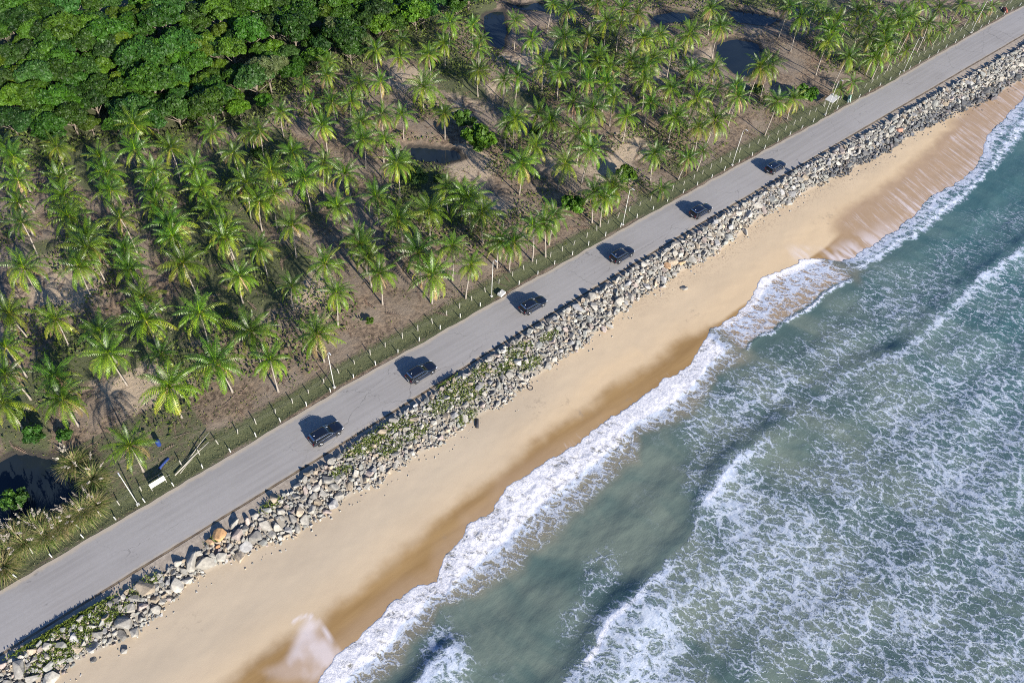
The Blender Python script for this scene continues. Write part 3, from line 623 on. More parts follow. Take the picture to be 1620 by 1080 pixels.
def frond_np(rng, az, el, L, droop, width, col_in, col_out, n=20):
    """one pinnate frond: midrib strip and drooping leaflets -> quads"""
    t = np.linspace(0, 1, n+1)
    ang = el - droop*t**1.25
    dl = L/n
    r = np.concatenate([[0], np.cumsum(np.cos(ang[:-1])*dl)]); z = np.concatenate([[0], np.cumsum(np.sin(ang[:-1])*dl)])
    ca, sa = math.cos(az), math.sin(az)
    side_bend = rng.normal(0, .10)*L*t**2
    P = np.stack([ca*r - sa*side_bend, sa*r + ca*side_bend, z], 1)
    T = np.stack([ca*np.cos(ang), sa*np.cos(ang), np.sin(ang)], 1)
    S = np.array([-sa, ca, 0.0])
    U = np.cross(T, S)*-1.0
    twist = rng.normal(0, .35)
    V, Fc, K = [], [], []
    prof_ = np.sin(np.clip(t*1.02+.06, 0, 1)*math.pi)**.55*(1-.30*t)
    for i in range(1, n+1):
        if t[i] < .14: continue
        for sgn in (-1, 1):
            ll = width*prof_[i]*rng.uniform(.85, 1.12)
            sd = S*sgn*math.cos(.25) + U[i]*(.10 + twist*sgn*.5)
            d1 = sd*.85 + T[i]*.62; d1 /= np.linalg.norm(d1)
            d2 = d1*.7 + np.array([0, 0, -.62-.5*rng.random()]) + T[i]*.1; d2 /= np.linalg.norm(d2)
            w = L/n*.50
            b0 = P[i] - T[i]*w*.5; b1 = P[i] + T[i]*w*.5
            m0 = P[i] + d1*ll*.55 - T[i]*w*.46; m1 = P[i] + d1*ll*.55 + T[i]*w*.46
            e0 = P[i] + d1*ll*.55 + d2*ll*.5 - T[i]*.02; e1 = e0 + T[i]*.05
            o = len(V); V += [b0, b1, m0, m1, e0, e1]
            Fc += [(o, o+1, o+3, o+2), (o+2, o+3, o+5, o+4)]
            k = rng.uniform(.60, 1.30); ci = np.array(col_in)*k; co = (np.array(col_in)*(1-t[i]) + np.array(col_out)*t[i])*k
            K += [ci, ci, co, co, co*1.08, co*1.08]
    for i in range(n):       # midrib
        w = .05*(1-t[i])+.012; o = len(V)
        V += [P[i]-S*w+U[i]*.02, P[i]+S*w+U[i]*.02, P[i+1]+S*w*.9+U[i+1]*.02, P[i+1]-S*w*.9+U[i+1]*.02]
        Fc.append((o, o+1, o+2, o+3)); cm = np.array(col_out)*1.25 + np.array([.04, .03, 0]); K += [cm]*4
    return np.array(V), np.array(Fc), np.array(K)

def join_np(parts):
    V, Fc, K, o = [], [], [], 0
    for v, f, k in parts: V.append(v); Fc.append(f+o); K.append(k); o += len(v)
    return np.concatenate(V), np.concatenate(Fc), np.concatenate(K)

GREEN, LIME, YEL, OLD = (.018, .072, .008), (.138, .245, .022), (.44, .39, .07), (.36, .24, .12)  # frond ages, with dark green painting shade inside crowns and lime the highlights
def lerp3(a, b, t): return tuple(x*(1-t)+y*t for x, y in zip(a, b))
def palm_crown(seed, nf, L, lush=0.0):
    rng = np.random.default_rng(seed); parts = []
    for k in range(nf):
        u = (k+.5)/nf                       # 0 = youngest spear, 1 = oldest
        az = k*2.39996 + rng.normal(0, .16)
        el = math.radians(84 - 112*u**1.0 + rng.normal(0, 7))
        dr = math.radians(44 + 70*math.sin(min(1, u*1.15)*math.pi*.6)) + rng.normal(0, .12)
        ll = L*(.62 + .42*math.sin(min(1, .22+u)*math.pi*.62))*rng.uniform(.9, 1.08)
        g = max(0.0, u*1.15-.12 + rng.normal(0, .16))**1.2*(1-lush)
        ci = lerp3(GREEN, LIME, min(1, g*1.0+.12)); co = lerp3(lerp3(GREEN, LIME, .5), YEL if rng.random() < .30 else LIME, min(1, g*.95))
        if u > .93 and rng.random() < .5: ci, co = lerp3(LIME, OLD, .6), OLD
        parts.append(frond_np(rng, az, el, ll, dr, L*.185, ci, co))
    return mesh_np('crown', *join_np(parts)[:2], M_frond, col=join_np(parts)[2])
def dead_skirt(seed, n, L):
    rng = np.random.default_rng(seed); parts = []
    for k in range(n):
        parts.append(frond_np(rng, rng.uniform(0, 6.28), math.radians(rng.uniform(-62, -25)), L*rng.uniform(.7, 1), .9, L*.12, (.24, .165, .09), (.36, .26, .15), 12))
    V, Fc, K = join_np(parts); return mesh_np('dead_fronds', V, Fc, M_dead, col=K)
def palm_trunk(seed, H, lean):
    rng = random.Random(seed); pts, rad = [], []
    for i in range(11):
        t = i/10; pts.append((lean*t**1.6, .18*math.sin(t*3+seed), H*t)); rad.append(.120*(1-.30*t) + .17*max(0, .12-t)*6*.9 + (.012 if i % 2 else 0))
    return MB().tube(pts, rad, 8).mesh('trunk', M_trunk, smooth=True)
PALM_KINDS = []
for i in range(9):
    L = [4.3, 4.0, 4.5, 3.8, 4.2, 4.6, 3.7, 4.1, 3.5][i]
    PALM_KINDS.append(palm_crown(40+i, [28, 24, 30, 23, 26, 29, 22, 25, 18][i], L, [.0, .1, .0, .25, .05, .0, .3, .0, .4][i]))
SKIRTS = [dead_skirt(90+i, 5+i, 3.4) for i in range(3)]
TRUNKS = [(palm_trunk(3*i, 7.0, l), l, .18*math.sin(3+3*i)) for i, l in enumerate((.15, .5, -.4, .9, -.9, .2))]
LAMP_X = [-1.55 + 31.62*k for k in range(8)]
def where_lamp(x):
    """which lamp post a thing stands level with, in words"""
    k = int(round((x-LAMP_X[0])/31.62)); k = min(max(k, 0), 7); d = x-LAMP_X[k]
    n = ordn(k+1)
    if abs(d) < 5.3: return 'behind the %s lamp post' % n
    return ('right of the %s lamp post' if d > 0 else 'left of the %s lamp post') % n
occ = []
prng = random.Random(5)
plist = []
for (x, y, h) in PALMS:
    if y < 73.4:
        # young palms by the fence carry their crown lower
        k = (73.6 + prng.random()*1.2 - y)/(y*1.0/(100-h) + 1e-6)*1.0
        h2 = max(3.2, h - k*1.0); x *= (100-0)/(100-0); f = (100-h2)/(100-h); x, y, h = x*f, y*f, h2
        y = max(y, 73.0)
    plist.append((x, y, h))
# rank the palms back from the road inside short stretches named after the lamp posts
bins = {}
for i, (x, y, h) in enumerate(plist): bins.setdefault(where_lamp(x), []).append((y, i))
RANK = {}
for key, lst in bins.items():
    for r, (y, i) in enumerate(sorted(lst)): RANK[i] = (key, r+1)
for i, (x, y, h) in enumerate(plist):
    k = prng.randrange(6) if h < 5 else prng.randrange(8)
    if h < 5: k = 8
    tm, lean, ly = TRUNKS[prng.randrange(6)]
    s = (1.14 + prng.uniform(-.24, .15))*(0.82 if h < 5 else 1.0)
    if 44 < x < 130 and y > 128: s *= .88
    rz = prng.uniform(0, 6.28)
    dx, dy = lean*math.cos(rz)-ly*math.sin(rz), lean*math.sin(rz)+ly*math.cos(rz)
    bx_, by_ = x-dx, y-dy
    key, r = RANK[i]
    hh = h + prng.uniform(-.7, .7)
    look = 'young coconut palm' if h < 5 else ('tall coconut palm' if hh > 7.7 else 'coconut palm')
    skirt = prng.random() < .45
    root = link('palm_tree', None, None, (bx_, by_, gz(bx_, by_)-.05), (0, 0, rz))
    tag(root, '%s%s, %s back from the road %s from the left' % (look, ' with brown hanging fronds' if skirt else '', ordn(r), key) if True else '', 'palm tree', 'coconut palms in the grove')
    lab = root['label']
    if len(lab.split()) > 16: root['label'] = lab.replace(' from the left', '')
    if len(root['label'].split()) > 16: root['label'] = root['label'].replace(' with brown hanging fronds', '')
    link('trunk', tm, root, (0, 0, 0), (0, 0, 0), (1, 1, hh/7.0))
    link('crown', PALM_KINDS[k], root, (lean, ly, hh-.05), (prng.uniform(-.20, .20), prng.uniform(-.20, .20), prng.uniform(0, 6.28)), s)
    if skirt: link('dead_fronds', SKIRTS[prng.randrange(3)], root, (lean, ly, hh-.15), (0, 0, prng.uniform(0, 6)), s)
    occ.append((bx_, by_))

# ---- broadleaf crowns: leaf cards over uneven lobes
def leaf_crown(seed, R, H, lobes, nleaf, ls, ca, cb, z0=1.5, flat=.8, mat=None, name='crown', spiky=0.0):
    rng = np.random.default_rng(seed); V = []; K = []
    cs = []
    for i in range(lobes):
        a = rng.uniform(0, 6.28); rr = R*math.sqrt(rng.uniform(0, .75)); r = R*rng.uniform(.20, .44)
        zc = z0 + (H-z0)*(.50 + .40*(1-(rr/R)**2)*rng.uniform(.7, 1.1))
        cs.append((rr*math.cos(a), rr*math.sin(a), zc, r, rng.uniform(.75, 1.3)))
    cs.append((0, 0, z0+(H-z0)*.55, R*.55, 1.0))
    A = np.array([c[3]**2 for c in cs]); A = A/A.sum()
    idx = rng.choice(len(cs), nleaf, p=A); c = np.array(cs)[idx]
    d = rng.normal(size=(nleaf, 3)); d[:, 2] = np.abs(d[:, 2])*1.0 - .35*(rng.random(nleaf) < .45)*np.abs(d[:, 2])*2
    d /= np.linalg.norm(d, axis=1)[:, None]
    rad = c[:, 3]*(.62 + .42*rng.random(nleaf)**.6)
    P = c[:, :3] + d*rad[:, None]*np.array([1, 1, flat])
    nrm = d + rng.normal(0, .55, (nleaf, 3)); nrm /= np.linalg.norm(nrm, axis=1)[:, None]
    a1 = np.cross(nrm, rng.normal(size=(nleaf, 3))); a1 /= np.linalg.norm(a1, axis=1)[:, None]; a2 = np.cross(nrm, a1)
    s1 = ls*rng.uniform(.6, 1.4, nleaf)[:, None]; s2 = s1*(.55 if not spiky else .22)
    V = np.stack([P-a1*s1, P-a2*s2, P+a1*s1, P+a2*s2], 1).reshape(-1, 3)
    F_ = np.arange(nleaf*4).reshape(-1, 4)
    t = np.clip(rng.random(nleaf)*.7 + .3*rng.random(nleaf), 0, 1)[:, None]
    K = (np.array(ca)*(1-t) + np.array(cb)*t)*c[:, 4:5]
    return mesh_np(name, V, F_, mat or M_leaf, col=np.repeat(K, 4, 0))
def tree_trunk(seed, H, R):
    rng = random.Random(seed); m = MB()
    m.tube([(0, 0, 0), (.1, .05, H*.25), (.05, -.1, H*.5), (0, 0, H*.75)], [.26, .20, .16, .07], 8)
    for k in range(5):
        a = k*1.256+rng.random(); r = R*rng.uniform(.45, .7); z0 = H*rng.uniform(.22, .4)
        m.tube([(0, 0, z0), (r*.5*math.cos(a), r*.5*math.sin(a), z0+H*.18), (r*math.cos(a), r*math.sin(a), z0+H*.34)], [.12, .085, .04], 6)
    return m.mesh('trunk', M_bark, smooth=True)
TREE_KINDS = []
for i in range(8):
    R = [3.6, 4.1, 3.3, 3.9, 3.0, 4.3, 3.5, 3.7][i]; H = [7, 7.8, 6.2, 7.2, 5.8, 8.0, 6.8, 7.4][i]
    ca, cb = [((.017, .055, .006), (.062, .140, .014)), ((.013, .044, .006), (.048, .115, .014)), ((.024, .075, .006), (.090, .185, .016)), ((.016, .050, .008), (.055, .120, .018)),
              ((.024, .062, .006), (.105, .170, .014)), ((.015, .048, .006), (.056, .125, .012)), ((.016, .052, .010), (.050, .115, .022)), ((.018, .056, .006), (.072, .150, .014))][i]
    TREE_KINDS.append((leaf_crown(200+i, R, H, 24, 5200, .28, ca, cb, 1.2), tree_trunk(i, H*.85, R)))
GREY_TREE = (leaf_crown(300, 3.8, 9, 12, 3800, .50, (.050, .075, .022), (.125, .150, .060), 1.5, 1.1, spiky=1), tree_trunk(20, 8, 3.0))

CAMP = Vector((0, 0, 100)); MI = cam.matrix_world.to_3x3().transposed()
def to_frame(x, y, z):
    """how far inside the frame a point is (fractions of the frame), to skip what the photo shows nothing of"""
    c = MI @ (Vector((x, y, z))-CAMP); return (.5 + c.x/-c.z*28/36, .5 - c.y/-c.z*28/36*1.5)
def in_frame(x, y, z, m=.03):
    u, v = to_frame(x, y, z); return -m < u < 1+m and -m < v < 1+m
trng = random.Random(9); trees = []
row = 0; yy = 139.0
while yy < 245:
    xx = 4 + (2.6 if row % 2 else 0)
    while xx < 205:
        x, y = xx + trng.uniform(-1.2, 1.2), yy + trng.uniform(-1.2, 1.2)
        if inside(WOOD, np.array([x]), np.array([y]))[0] and in_frame(x, y, 6, .02) and not any((x-a)**2+(y-b)**2 < 2.2**2 for a, b in occ): trees.append((x, y, row))
        xx += 4.5
    yy += 4.3; row += 1
for (x, y) in [(140, 157), (146, 152), (152, 149), (157, 144), (163, 139), (168, 136), (135, 160)]: trees.append((x, y, 99))
GREYS = [(62, 148), (65.5, 151), (82, 154), (88, 152)]
byrow = {}
for i, (x, y, r) in enumerate(trees): byrow.setdefault(r, []).append((x, i))
rows = {r: k+1 for k, r in enumerate(sorted(byrow))}
rank = {}
for r, l in byrow.items():
    for k, (x, i) in enumerate(sorted(l)): rank[i] = k+1
for i, (x, y, r) in enumerate(trees):
    grey = any((x-a)**2+(y-b)**2 < 2.4**2 for a, b in GREYS)
    k = trng.randrange(8)
    cr_, tr_ = GREY_TREE if grey else TREE_KINDS[k]
    s = trng.choice((.62, .74, .82, .92, 1.12)) + trng.uniform(-.05, .08)
    root = link('broadleaf_tree', None, None, (x, y, gz(x, y)-.05), (0, 0, trng.uniform(0, 6.28)), s)
    look = 'grey green feathery tree' if grey else ('bright green bushy tree' if k in (2, 4) else 'dark green bushy tree')
    if r == 99: lb = '%s, %s from the left along the far pond bank' % (look, ordn(rank[i]))
    else: lb = '%s, %s from the left in the %s row of the wood' % (look, ordn(rank[i]), ordn(rows[r]))
    tag(root, lb, 'tree', 'trees of the dense wood' if r != 99 else 'trees on the far pond bank')
    link('trunk', tr_, root); link('crown', cr_, root)

# ---- round bushes in the grove
BUSH_KINDS = [leaf_crown(400, 1.0, 1.75, 12, 1500, .15, (.050, .125, .012), (.12, .235, .022), .1, .9, name='foliage'),
              leaf_crown(401, 1.0, 1.55, 10, 1300, .16, (.026, .075, .012), (.065, .135, .022), .1, .9, name='foliage'),
              leaf_crown(402, 1.0, 1.35, 8, 1000, .17, (.045, .085, .020), (.10, .15, .035), .05, .9, name='foliage')]
BUSH_LOOK = ['round bright green bush beside the dark pond in the grove', 'darker round bush just behind the bright bush by the pond', 'dark green bush under a tall palm below the pond', 'bright bush among the palms behind the fourth lamp post',
             'bright green bush near the fence between third and fourth lamp posts', 'bright green round bush left of the sixth lamp post', 'tiny green bush on the bare soil near the second lamp post', 'low green bush by the palms above the black pond',
             'green bush at the left edge above the black pond', 'small green bush right of the black pond under the palms', 'dark bush on the bank of the largest pond', 'dark bush in shade between palms at mid grove', 'green bush coloured dark for shade at the left edge beside the black pond',
             'small pale bush beside the bank of the black pond', 'low dark bush on the left bank of the mid grove pond', 'dark shrub beside the pale sand track', 'low shrub right of the mid grove pond', 'scrubby bush below the wood among palms']
for i, (x, y, r) in enumerate(BUSHES):
    k = 0 if i in (0, 3, 4, 5, 6) else (1 if i % 2 or i == 12 else 2)  # the bush on the black pond takes dark foliage to paint its shade
    o = link('bush', BUSH_KINDS[k], None, (x, y, gz(x, y)-.08), (0, 0, prng.uniform(0, 6.28)), ((r*1.18,)*3 if i == 0 else (r, r, r*prng.uniform(.85, 1.1))))
    tag(o, BUSH_LOOK[i], 'bush', 'bushes scattered in the grove')

# ---- pampas grass clumps with pale plumes
def pampas(seed):
    rng = np.random.default_rng(seed); V, Fc, K = [], [], []
    def blade(az, el, L, w, c0, c1, dr):
        n = 5; p = np.array([rng.normal(0, .18), rng.normal(0, .18), 0.0]); a = el
        S = np.array([-math.sin(az), math.cos(az), 0])
        for i in range(n):
            q = p + np.array([math.cos(az)*math.cos(a), math.sin(az)*math.cos(a), math.sin(a)])*L/n; a -= dr/n
            w0, w1 = w*(1-i/n), w*(1-(i+1)/n)+.004; o = len(V)
            V.extend([p-S*w0, p+S*w0, q+S*w1, q-S*w1]); Fc.append((o, o+1, o+2, o+3))
            k0 = np.array(c0)*(1-i/n)+np.array(c1)*(i/n); K.extend([k0]*4); p = q
        return p, a
    for k in range(560):
        dry = rng.random() < .50
        blade(rng.uniform(0, 6.28), rng.uniform(.6, 1.5), rng.uniform(1.3, 2.5), .05, (.15, .19, .06) if not dry else (.30, .26, .12), (.13, .20, .04) if not dry else (.42, .37, .18), rng.uniform(.9, 2.1))
    blades = mesh_np('blades', np.array(V), np.array(Fc), M_grass, col=np.array(K))
    V, Fc, K = [], [], []
    for k in range(6):
        az = rng.uniform(0, 6.28); p, a = blade(az, rng.uniform(1.0, 1.5), rng.uniform(2.2, 2.9), .015, (.3, .27, .15), (.4, .36, .24), .25)
        for j in range(26):
            t = j/26; q = p + np.array([math.cos(az)*math.cos(a), math.sin(az)*math.cos(a), math.sin(a)])*(t*.75-.05)
            d = rng.normal(size=3); d /= np.linalg.norm(d); d[2] = abs(d[2])*.5; e = np.cross(d, rng.normal(size=3)); r = .15*math.sin(min(1, t+.15)*math.pi)+.04
            o = len(V); V.extend([q-e*.04, q+d*r-e*.02, q+d*r+e*.02+[0, 0, .06], q+e*.04]); Fc.append((o, o+1, o+2, o+3)); K.extend([np.array((.44, .40, .33))*rng.uniform(.85, 1.1)]*4)
    return blades, mesh_np('plumes', np.array(V), np.array(Fc), M_grass, col=np.array(K))
PK = [pampas(500), pampas(501), pampas(502)]
pam = sorted(PAMPAS)
for i, (x, y) in enumerate(pam):
    root = link('pampas_grass', None, None, (x, y, gz(x, y)-.03), (0, 0, prng.uniform(0, 6.28)), prng.uniform(1.15, 1.5))
    tag(root, 'straw coloured pampas grass clump with pale plumes, %s from the left beside the black pond' % ordn(i+1), 'pampas grass', 'pampas grass clumps by the black pond')
    a, b_ = PK[i % 3]; link('blades', a, root); link('plumes', b_, root)

# ------------------------------------------------------------------ rock armour between the ledge and the sand
def rock_material(name, use_object):
    b = NB(name); p = b.n('ShaderNodeTexCoord').outputs['Object'] if use_object else b.pos()
    if use_object: c = b.n('ShaderNodeObjectInfo').outputs['Color']
    else: c = b.n('ShaderNodeAttribute', attribute_name='Col').outputs['Color']
    n1 = b.noise(1.7, 6, .68, p); n2 = b.noise(8, 4, .7, p)
    c = b.mix(b.ss(n1, .38, .68), b.mix(1.0, c, (.72, .70, .68), 'MULTIPLY'), b.mix(1.0, c, (1.12, 1.10, 1.06), 'MULTIPLY'))
    c = b.mix(b.mt('MULTIPLY', b.ss(n2, .5, .75), .35), c, b.mix(1.0, c, (.6, .58, .55), 'MULTIPLY'))
    return b.done(c, .9, b.bump(b.mt('ADD', n1, b.mt('MULTIPLY', n2, .4)), .55, .10))
M_rock, M_rockmass = rock_material('boulder_stone', True), rock_material('rubble_stone', False)
def rock_hull(seed):
    rng = np.random.default_rng(seed); bm = bmesh.new()
    sc = np.array([1, rng.uniform(.62, .95), rng.uniform(.5, .85)])
    n = int(rng.integers(11, 17))
    for k in range(n):
        d = rng.normal(size=3); d /= np.linalg.norm(d)
        d = np.sign(d)*np.abs(d)**.75; bm.verts.new(d*sc*rng.uniform(.80, 1.05))
    bmesh.ops.convex_hull(bm, input=bm.verts[:])
    for v in [v for v in bm.verts if not v.link_faces]: bm.verts.remove(v)
    bmesh.ops.dissolve_limit(bm, angle_limit=math.radians(16), verts=bm.verts[:], edges=bm.edges[:])
    big = bm.copy()
    bmesh.ops.bevel(big, geom=big.edges[:], offset=.05, segments=1, affect='EDGES')
    bmesh.ops.triangulate(big, faces=big.faces[:]); bmesh.ops.triangulate(bm, faces=bm.faces[:])
    bmesh.ops.recalc_face_normals(big, faces=big.faces[:]); bmesh.ops.recalc_face_normals(bm, faces=bm.faces[:])
    bm.verts.index_update()
    V = np.array([v.co[:] for v in bm.verts]); Fc = np.array([[v.index for v in f.verts] for f in bm.faces])
    me = bpy.data.meshes.new('boulder'); big.to_mesh(me); me.materials.append(M_rock); bm.free(); big.free()
    return me, V, Fc
HULLS = [rock_hull(600+i) for i in range(22)]
rr = np.random.default_rng(77)
PAL = [((.385, .37, .335), 'pale grey'), ((.44, .42, .375), 'whitish'), ((.33, .335, .31), 'grey'), ((.28, .27, .25), 'dark grey'), ((.44, .37, .28), 'tan'), ((.36, .36, .36), 'bluish grey'), ((.40, .34, .31), 'pinkish grey')]
PW = [.26, .22, .18, .09, .10, .08, .07]
def slope_z(x, y):
    top, toe = float(ROCK_TOP(x)), float(ROCK_TOE(x)); zt = float(beach_z(np.array(x), np.array(toe)))
    f = (y-toe)/(top-toe)
    return zt + (float(CREST_H(x))-zt)*min(1, max(0, f/.88))**.8 if y > toe else float(beach_z(np.array(x), np.array(y)))
cells = {}
def clash(x, y, r, k):
    i, j = int(x//3), int(y//3)
    for a in (i-1, i, i+1):
        for b_ in (j-1, j, j+1):
            for (u, v, q) in cells.get((a, b_), ()):
                if (u-x)**2 + (v-y)**2 < (k*(r+q))**2: return True
    return False
stones = []
def add_stone(x, y, r, lift=0.0, col=None, kind=None):
    cells.setdefault((int(x//3), int(y//3)), []).append((x, y, r))
    if col is None:
        p = np.array(PW); 
        if x > 120: p = p*np.array([1, .7, 1.5, 1.6, .7, 2.0, .8])
        if -2 < x < 30: p = p*np.array([1, 1.2, 1, .6, 2.0, .5, 1])
        k = rr.choice(len(PAL), p=p/p.sum()); col, kind = PAL[k]
        col = tuple(np.array(col)*rr.uniform(.68, 1.06))
    y_t = float(ROCK_TOE(x))
    if x > 140 and y < y_t+1.8: col = tuple(np.array(col)*np.array((.42, .45, .52))); kind = 'dark wet'
    zz = slope_z(x, y) + r*.26 + lift
    stones.append((x, y, zz, r, int(rr.integers(len(HULLS))), rr.uniform(0, 6.28), rr.uniform(-.5, .5), rr.uniform(-.5, .5), col, kind))
# the marked ones first
add_stone(5.0, 59.7, 1.15, .15, (.52, .31, .15), 'orange'); add_stone(3.5, 59.6, .8, .1, (.47, .31, .19), 'orange'); add_stone(4.0, 58.6, .5, .1, (.50, .27, .14), 'orange')
add_stone(92.5, 59.2, .95, .1, (.44, .28, .16), 'orange'); add_stone(95.5, 58.4, .9, 0, (.46, .33, .2), 'orange'); add_stone(166, 57.5, .9, .1, (.40, .22, .16), 'reddish')
for (x, y, r) in [(0.5, 58.6, 1.5), (1.8, 57.6, 1.35), (-5.6, 58.9, 1.5), (-21.3, 58.6, 1.4), (7.3, 59.9, 1.0), (-2.5, 57.3, 1.2), (10.5, 57.6, 1.15), (13.2, 60.2, 1.05), (8.6, 57.0, 1.1), (-9.5, 56.5, 1.3), (31, 60.4, 1.1), (33.5, 60.6, 1.0), (71.5, 61, 1.2), (75, 61.2, 1.1), (-11, 53.7, .55), (92, 54.2, .8), (112.8, 57.2, .9), (-14.3, 54.9, .45)]:
    add_stone(x, y, r, 0)
def band(n, rlo, rhi, k, lift, xr=(-62, 262), out=0.0, pw=1.0):
    for _ in range(n):
        x = rr.uniform(*xr); toe, top = float(ROCK_TOE(x)), float(ROCK_TOP(x))
        w = 1.2*(vnoise(np.array(x*.35), np.array(3.0))-.5) + .8*(vnoise(np.array(x*1.1), np.array(9.0))-.5)
        y = toe - out + w + (top-.45-toe+out-w)*rr.random()**pw
        r = rlo + (rhi-rlo)*rr.random()**1.7
        if 22 < x < 66: r *= .82
        if not clash(x, y, r, k): add_stone(x, y, r, lift*rr.random())
crest_n = 3200
for _ in range(crest_n):                      # a kerb of large stones along the crest, standing above the road
    x = rr.uniform(-62, 262)
    if (-24 < x < -14 or -9 < x < 16) and rr.random() < .85: continue
    y = float(ROCK_TOP(x)) - rr.uniform(.15, .7); r = rr.uniform(.40, .72)
    if not clash(x, y, r, .52): add_stone(x, y, r, .02 + .12*rr.random())
band(700, .75, 1.10, .66, .12)
band(260, .65, 1.05, .62, .15, xr=(-24, 20))
band(2200, .50, .78, .58, .18)
band(11000, .32, .52, .56, .22)
band(24000, .18, .34, .54, .28, out=.5)
band(700, .10, .22, 1.0, .0, out=2.0, pw=2.0)
# the 300 that show largest are boulders of their own
CP = np.array([0, 0, 100.0])
def show_size(s):
    if not in_frame(s[0], s[1], s[2], -.002): return 0
    d = math.dist(s[:3], CP); return s[3]/d
order = sorted(range(len(stones)), key=lambda i: -show_size(stones[i]))
big = order[:300]; small = [i for i in range(len(stones)) if i not in set(big)]
POST_X = [-17.63 + 4.24*i for i in range(64)]
def post_slot(x): return int(min(range(64), key=lambda i: abs(POST_X[i]-x)))
slot = {}
for i in big: slot.setdefault(post_slot(stones[i][0]), []).append((-stones[i][1], i))
for k, l in slot.items():
    for r, (_, i) in enumerate(sorted(l)):
        x, y, z, rad, h, rz, tx, ty, col, kind = stones[i]
        o = link('boulder', HULLS[h][0], None, (x, y, z), (tx, ty, rz), rad)
        o.color = (*col, 1)
        tag(o, '%s boulder, %s from the road opposite the %s white post' % (('big ' if rad > 1.0 else '') + kind, ordn(r+1), ordn(k+1)), 'boulder', 'boulders of the sea defence')
Vs, Fs, Ks, off = [], [], [], 0
from mathutils import Euler
for i in small:
    x, y, z, rad, h, rz, tx, ty, col, kind = stones[i]
    R_ = np.array(Euler((tx, ty, rz)).to_matrix()); V = HULLS[h][1] @ R_.T*rad + np.array((x, y, z))
    Vs.append(V); Fs.append(HULLS[h][2]+off); Ks.append(np.repeat([col], len(V), 0)); off += len(V)
tag(link('rubble', mesh_np('rubble', np.concatenate(Vs), np.concatenate(Fs), M_rockmass, col=np.concatenate(Ks))), 'grey rubble stones packed between the larger boulders of the sea defence', 'rubble', None, 'stuff')

# ------------------------------------------------------------------ low plants as masses: creeper on the stones, verge grass, grove litter
def blades_mass(name, P, ls, ca, cb, mat, up=.5, wd=.35, seed=1):
    rng = np.random.default_rng(seed); n = len(P)
    d = rng.normal(size=(n, 3)); d[:, 2] = np.abs(d[:, 2])*up*2; d /= np.linalg.norm(d, axis=1)[:, None]
    s = np.cross(d, rng.normal(size=(n, 3))); s /= np.linalg.norm(s, axis=1)[:, None]
    L = (ls*rng.uniform(.5, 1.4, n))[:, None]
    V = np.stack([P, P+d*L*.5+s*L*wd*.5, P+d*L, P+d*L*.5-s*L*wd*.5], 1).reshape(-1, 3)
    t = rng.random((n, 1)); K = np.array(ca)*(1-t)+np.array(cb)*t
    return mesh_np(name, V, np.arange(n*4).reshape(-1, 4), mat, col=np.repeat(K, 4, 0))
P = []
for (x, y, r) in CREEP:
    n = int(520*r*r)
    a = rr.uniform(0, 6.28, n); q = r*1.35*np.sqrt(rr.random(n))*(.7+.6*rr.random(n))
    for xx, yy in zip(x+1.7*q*np.cos(a), y+.75*q*np.sin(a)): P.append((xx, min(yy, float(ROCK_TOP(xx))+.3), slope_z(xx, yy)+rr.uniform(.15, .50)))
tag(link('creeper', blades_mass('creeper', np.array(P), .24, (.07, .12, .02), (.22, .26, .06), M_grass, .4, .6, 3)), 'green creeping plants sprawling over the boulders of the sea defence', 'creeper', None, 'stuff')
xs = np.concatenate([rr.uniform(-30, 250, 9000), rr.uniform(-30, 60, 5000)]); ys = ROAD_LAND(xs) + .35 + 4.2*rr.random(len(xs))**1.25
zs_ = np.array([gz(a, b_) for a, b_ in zip(xs, ys)])
tag(link('verge_grass', blades_mass('verge_grass', np.stack([xs, ys, zs_-.02], 1), .22, (.085, .105, .04), (.25, .235, .12), M_grass, .8, .25, 4)), 'short grass on the verge between the road and the wire fence', 'grass', None, 'stuff')
# weeds in patches on the grove floor
n = 90000; xs = rr.uniform(-25, 225, n); ys = rr.uniform(74, 160, n)
keep = (fbm(xs*.06+30, ys*.06, 4) + .35*fbm(xs*.4, ys*.4, 2) > .62) | ((xs < 14) & (ys < 88) & (rr.random(n) < .7))
for poly in PONDS: keep &= ~inside([(a, b_) for a, b_ in poly], xs, ys)
xs, ys = xs[keep], ys[keep]; zs_ = np.array([gz(a, b_) for a, b_ in zip(xs, ys)])
tag(link('weeds', blades_mass('weeds', np.stack([xs, ys, zs_-.02], 1), .30, (.075, .115, .025), (.20, .21, .07), M_grass, .6, .40, 5)), 'low green weeds growing in patches on the grove floor', 'weeds', None, 'stuff')
# shrubby undergrowth between the far palms
n = 110000; xs = rr.uniform(-15, 215, n); ys = rr.uniform(76, 165, n)
wedge = np.exp(-(poly_dist(WOOD, xs, ys)/2.6)**2)
msk = sstep(.46, .60, fbm(xs*.08+3, ys*.08+60, 4) - .06*(xs < 95) + .30*wedge + .08*np.exp(-((xs-60)**2/500 + (ys-128)**2/250)) + .10*np.exp(-((xs-122)**2/500 + (ys-128)**2/400)) + .12*np.exp(-((xs-190)**2/500 + (ys-86)**2/90)) - .10*(ys < 80))
keep = rr.random(n) < msk
for poly in PONDS: keep &= ~inside(poly, xs, ys) & (poly_dist(poly, xs, ys) > 1.5)
for qx, qy in SANDY: keep &= (xs-qx)**2 + (ys-qy)**2 > 4.0**2
xs, ys, msk = xs[keep], ys[keep], msk[keep]; hh_ = (1.2 + 1.6*np.exp(-(poly_dist(WOOD, xs, ys)/2.6)**2))*msk*rr.random(len(xs))**.6*(.4+fbm(xs*.7, ys*.7, 2))
zs_ = np.array([gz(a, b_) for a, b_ in zip(xs, ys)]) + hh_
